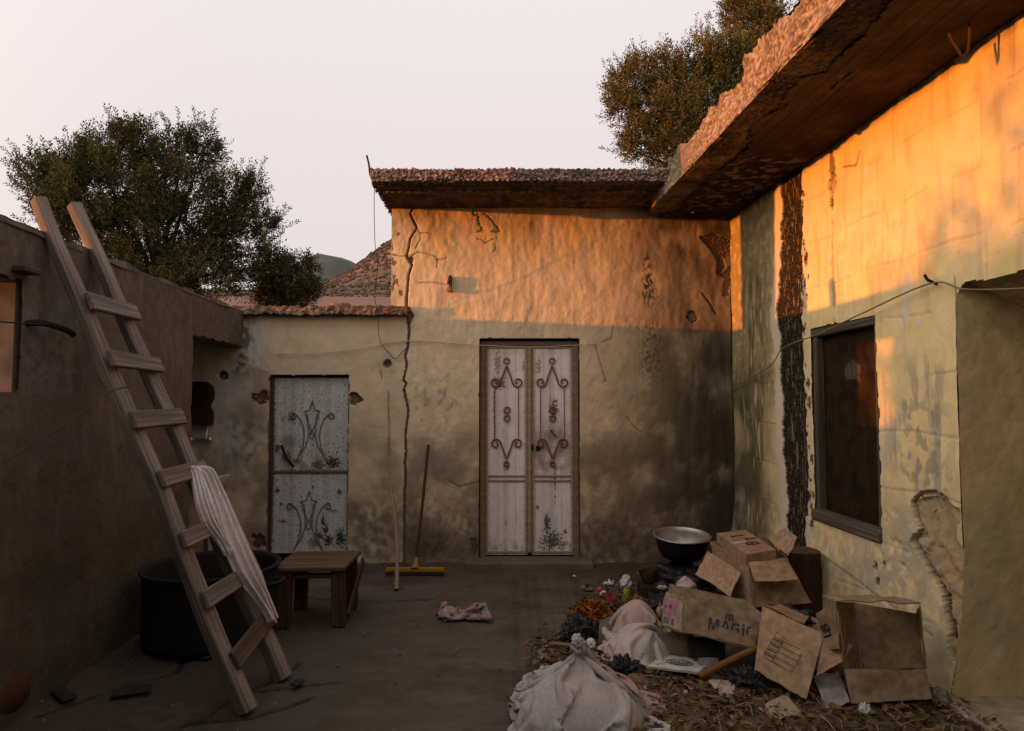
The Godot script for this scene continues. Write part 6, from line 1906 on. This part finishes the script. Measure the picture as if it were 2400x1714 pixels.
	tag(put("broken_handle", mb.mesh(), M.wood), "yellow brown broken tool handle slanting across the pastry box", "handle")


func petals(n: int, c: Vector3, rad: Vector3, size: float, ca: Color, cb: Color, sd: int) -> ArrayMesh:
	rng.seed = sd
	var mb := MB.new()
	for k in n:
		var d := V(rng.randfn(), absf(rng.randfn()), rng.randfn()).normalized()
		var p := c + d * rad * rng.randf_range(0.6, 1.0)
		var a := V(rng.randf_range(-1, 1), rng.randf_range(-0.3, 1), rng.randf_range(-1, 1)).normalized() * size * rng.randf_range(0.6, 1.4)
		var b := a.cross(V(rng.randf_range(-1, 1), rng.randf_range(-1, 1), rng.randf_range(-1, 1))).normalized() * size * 0.4
		mb.quad(p, p + a * 0.5 - b, p + a, p + a * 0.5 + b + V(0, size * 0.2, 0), ca.lerp(cb, rng.randf()) * rng.randf_range(0.6, 1.2))
	return mb.mesh()


func litter() -> void:
	tag(put("dried_flowers", petals(500, V(0.53, 0.06, -4.52), V(0.14, 0.1, 0.1), 0.035, lin(0.35, 0.09, 0.02), lin(0.22, 0.1, 0.03), 1401), M.dry), "bunch of dried orange flowers on the near edge of the heap", "flowers")
	tag(put("withered_greens", petals(420, V(0.73, 0.05, -4.6), V(0.17, 0.08, 0.1), 0.03, lin(0.12, 0.08, 0.035), lin(0.06, 0.05, 0.03), 1402), M.dry), "withered brown green plant waste right of the orange flowers", "plant waste")
	var small := [
		["paper_wad", "crumpled white paper standing in the litter before the basin", "paper", V(0.9, 0.05, -5.3), V(0.055, 0.075, 0.05), lin(0.58, 0.58, 0.58), lin(0.45, 0.45, 0.46), 0.35],
		["yellow_wrapper", "yellow plastic wrapper behind the red one", "wrapper", V(0.86, 0.03, -5.02), V(0.05, 0.08, 0.03), lin(0.3, 0.26, 0.03), lin(0.24, 0.18, 0.02), 0.25],
		["red_wrapper", "dark red plastic wrapper lying on the floor edge of the litter", "wrapper", V(0.73, 0.0, -5.0), V(0.11, 0.06, 0.06), lin(0.2, 0.02, 0.022), lin(0.12, 0.015, 0.015), 0.3],
		["red_bottle_top", "tiny bright red bottle top above the red wrapper", "bottle top", V(0.67, 0.07, -5.12), V(0.022, 0.022, 0.02), lin(0.6, 0.06, 0.04), lin(0.5, 0.05, 0.03), 0.1],
		["white_cup", "small crumpled white cup behind the woven sack", "cup", V(0.4, 0.02, -4.16), V(0.04, 0.055, 0.035), lin(0.6, 0.6, 0.6), lin(0.5, 0.5, 0.5), 0.3],
		["white_shell", "broken white shell just right of the crumpled cup", "shell", V(0.48, 0.02, -4.1), V(0.045, 0.045, 0.035), lin(0.6, 0.6, 0.58), lin(0.5, 0.5, 0.48), 0.25],
		["white_packet", "crumpled white packet beside the hanging carton flap", "packet", V(1.7, 0.0, -3.26), V(0.035, 0.055, 0.03), lin(0.55, 0.57, 0.56), lin(0.38, 0.4, 0.4), 0.4],
		["white_lump", "white crumpled paper lump at the foot of the wing wall", "paper", V(2.15, 0.0, -3.22), V(0.04, 0.035, 0.035), lin(0.52, 0.45, 0.45), lin(0.42, 0.36, 0.36), 0.35],
		["pale_stone", "pale rough stone between the carton and the wing wall", "stone", V(2.13, 0.02, -3.36), V(0.05, 0.06, 0.045), lin(0.24, 0.2, 0.15), lin(0.18, 0.14, 0.1), 0.25],
		["white_scrap", "small white scrap of card near the double door", "scrap", V(0.78, 0.0, -5.55), V(0.04, 0.018, 0.025), lin(0.6, 0.6, 0.6), lin(0.5, 0.5, 0.5), 0.3],
		["pink_scrap", "dull pink scrap lying on the litter's far edge", "scrap", V(0.6, 0.0, -5.4), V(0.06, 0.025, 0.04), lin(0.3, 0.2, 0.18), lin(0.2, 0.13, 0.12), 0.4],
		["brown_clump", "mottled brown clump beside the tray box end", "clump", V(0.86, 0.1, -4.55), V(0.06, 0.08, 0.05), lin(0.2, 0.12, 0.07), lin(0.07, 0.04, 0.025), 0.3],
		["cream_scrap", "cream torn scrap against the black bag behind the tray box", "scrap", V(0.95, 0.14, -4.3), V(0.03, 0.06, 0.03), lin(0.4, 0.35, 0.25), lin(0.33, 0.27, 0.18), 0.4],
		["brown_jar", "dull brown jar lying between the woven sack and pastry box", "jar", V(0.67, 0.0, -3.58), V(0.085, 0.055, 0.06), lin(0.16, 0.1, 0.06), lin(0.1, 0.06, 0.035), 0.12],
		["foil_scrap", "shiny grey foil scrap in the litter below the basin", "foil", V(1.12, 0.12, -5.0), V(0.05, 0.02, 0.03), lin(0.5, 0.5, 0.5), lin(0.3, 0.3, 0.3), 0.5]]
	for k in small.size():
		var q: Array = small[k]
		tag(put(q[0], lump(q[4], q[7], 2.4, 1420 + k * 3, q[5], q[6], 0.05, 18), M.bag, null, Transform3D(Basis(Vector3.UP, k * 0.9), q[3])), q[1], q[2])
	# flat crumpled sheets
	var n := nz(1501, 0.05, 3)
	for q in [[[V(1.2, 0.02, -3.3), V(1.36, 0.06, -3.34), V(1.4, 0.02, -3.22), V(1.22, 0.015, -3.2)], lin(0.34, 0.28, 0.2), "paper", "crumpled cream paper on the leaves before the round black bag"],
		[[V(1.56, 0.1, -3.5), V(1.68, 0.13, -3.48), V(1.66, 0.04, -3.32), V(1.53, 0.02, -3.3)], lin(0.3, 0.27, 0.27), "board", "pale grey board in the dark gap between the two cartons"],
		[[V(1.04, 0.03, -3.58), V(1.16, 0.05, -3.56), V(1.2, 0.03, -3.44), V(1.06, 0.02, -3.42)], lin(0.38, 0.3, 0.27), "paper", "torn pinkish paper below the broken handle"],
		[[V(0.56, 0.12, -4.3), V(0.7, 0.16, -4.32), V(0.7, 0.03, -4.18), V(0.53, 0.03, -4.16)], lin(0.13, 0.13, 0.12), "sheet", "grey plastic sheet below the dried flowers"],
		[[V(0.85, 0.012, -5.15), V(1.05, 0.012, -5.1), V(1.1, 0.012, -4.9), V(0.9, 0.012, -4.85)], lin(0.1, 0.09, 0.085), "sheet", "dark plastic sheet under the yellow wrapper"]]:
		var mb := MB.new()
		mb.panel(q[0], 0.002, q[1], 0.03, n)
		tag(put("loose_" + q[2], mb.mesh(), M.card), q[3], q[2])
	# sticks, a rope loop, straw and fallen leaves
	var mb2 := MB.new()
	mb2.tube(PackedVector3Array([V(0.02, 0.012, -3.56), V(0.1, 0.02, -3.55), V(0.2, 0.02, -3.53)]), [0.011, 0.01, 0.009], 7, lin(0.34, 0.25, 0.17))
	tag(put("twig", mb2.mesh(), M.wood), "pale twig poking out beyond the woven sack", "twig")
	tag(put("rope_loop", wire([V(0.2, 0.02, -4.05), V(0.16, 0.03, -4.0), V(0.22, 0.025, -3.9), V(0.4, 0.02, -3.84), V(0.5, 0.04, -3.86), V(0.42, 0.05, -4.0), V(0.25, 0.04, -4.1), V(0.2, 0.03, -4.06)], 0.013, lin(0.24, 0.17, 0.11)), M.rough), "loop of thick brown rope beside the straw", "rope")
	rng.seed = 1601
	var spots := []
	for k in 5200:
		var x: float
		var d: float
		if k % 5 == 0:
			x = rng.randf_range(0.08, 0.62); d = rng.randf_range(3.6, 4.5)
			if rng.randf() > exp(-pow((x - 0.3) / 0.22, 2) - pow((d - 3.95) / 0.3, 2)): continue
		elif k % 5 == 1:
			x = rng.randf_range(0.45, 1.5); d = rng.randf_range(4.3, 5.7)
			if rng.randf() > exp(-pow((x - 0.95) / 0.35, 2) - pow((d - 5.0) / 0.5, 2)) * 0.6: continue
		else:
			x = rng.randf_range(0.55, 2.25); d = rng.randf_range(2.6, 3.75)
		spots.append(V(x, 0.0, -d))
	var lv := MB.new()
	var sw := MB.new()
	for q in spots:
		var p: Vector3 = q + V(0, rng.randf_range(0.006, 0.045), 0)
		if rng.randf() < 0.09:
			var a := rng.randf() * TAU
			var l := rng.randf_range(0.04, 0.13)
			var dd := V(cos(a) * l, rng.randf_range(-0.01, 0.03), sin(a) * l)
			sw.tube(PackedVector3Array([p, p + dd * 0.5 + V(0, 0.008, 0), p + dd]), 0.0022, 4, lin(0.3, 0.21, 0.11) * rng.randf_range(0.6, 1.3), false)
			continue
		var r := rng.randf_range(0.012, 0.032)
		var fr := Basis(Vector3.UP, rng.randf() * TAU) * Basis(Vector3.RIGHT, rng.randf_range(-0.7, 0.7)) * Basis(Vector3.BACK, rng.randf_range(-0.7, 0.7))
		var c := lin(0.1, 0.058, 0.028).lerp(lin(0.2, 0.125, 0.06), rng.randf()) * rng.randf_range(0.55, 1.25)
		var curl := r * rng.randf_range(0.1, 0.5)
		lv.tri(p + fr * V(-r, 0, 0), p + fr * V(0, curl, -r * 0.45), p + fr * V(0, 0, r * 0.1), c)
		lv.tri(p + fr * V(r, curl * 0.5, 0), p + fr * V(0, 0, r * 0.1), p + fr * V(0, curl, -r * 0.45), c * 0.92)
		lv.tri(p + fr * V(-r, 0, 0), p + fr * V(0, 0, r * 0.1), p + fr * V(0, curl, r * 0.5), c * 1.08)
		lv.tri(p + fr * V(r, curl * 0.5, 0), p + fr * V(0, curl, r * 0.5), p + fr * V(0, 0, r * 0.1), c)
	var sc := MB.new()
	rng.seed = 1651
	for k in 420:
		var x := rng.randf_range(0.3, 1.7)
		var d := rng.randf_range(3.3, 5.8)
		var along := 0.95 - (5.0 - d) * 0.22
		if rng.randf() > exp(-pow((x - along) / 0.33, 2)): continue
		var r := rng.randf_range(0.008, 0.03)
		var c: Color = [lin(0.55, 0.54, 0.53), lin(0.3, 0.29, 0.28), lin(0.02, 0.02, 0.02), lin(0.05, 0.045, 0.04), lin(0.2, 0.13, 0.08), lin(0.3, 0.22, 0.2), lin(0.02, 0.02, 0.022), lin(0.1, 0.07, 0.045)][rng.randi() % 8]
		if k % 37 == 0: c = lin(0.25, 0.03, 0.03)
		var b := Basis.from_euler(V(rng.randf_range(-0.6, 0.6), rng.randf() * TAU, rng.randf_range(-0.6, 0.6)))
		var o := V(x, rng.randf_range(0.01, 0.05), -d)
		var pts: Array[Vector3] = []
		for q in 6: pts.append(o + b * V(cos(q * TAU / 6) * r * rng.randf_range(0.5, 1.5), r * rng.randf_range(-0.4, 0.6), sin(q * TAU / 6) * r * rng.randf_range(0.5, 1.5)))
		for q in 6: sc.tri(o + b * V(0, r * 0.3, 0), pts[(q + 1) % 6], pts[q], c * rng.randf_range(0.85, 1.1))
	var ls := stuff(put("litter_scraps", sc.mesh(), M.bag))
	ls.set_meta("label", "small torn scraps of paper and plastic strewn through the heap"); ls.set_meta("category", "litter")
	var gb := MB.new()
	rng.seed = 1701
	for k in 900:
		var x := rng.randf_range(-2.4, 2.2)
		var d := rng.randf_range(2.7, 6.2)
		var near := maxf(exp(-absf(x + 2.15 + 0.06 * d) * 3.0), maxf(exp(-(6.25 - d) * 4.0), exp(-absf(x - 0.9) * 2.0)))
		if rng.randf() > 0.2 + near: continue
		var r := rng.randf_range(0.003, 0.011)
		var b := Basis.from_euler(V(rng.randf() * TAU, rng.randf() * TAU, rng.randf() * TAU))
		gb.box(Transform3D(b, V(x, 0.004 + r * 0.3, -d)), V(r * 1.6, r, r * 1.2), lin(0.13, 0.1, 0.075) * rng.randf_range(0.4, 2.0), r * 0.3)
	var gr := stuff(put("floor_grit", gb.mesh(), M.plain))
	gr.set_meta("label", "small grit and crumbs of plaster scattered over the floor"); gr.set_meta("category", "grit")
	var o := stuff(put("fallen_leaves", lv.mesh(), M.dry))
	o.set_meta("label", "brown fallen leaves covering the floor in front of the cartons"); o.set_meta("category", "leaves")
	o = stuff(put("straw", sw.mesh(), M.dry))
	o.set_meta("label", "dry straw and stems strewn among the fallen leaves"); o.set_meta("category", "straw")
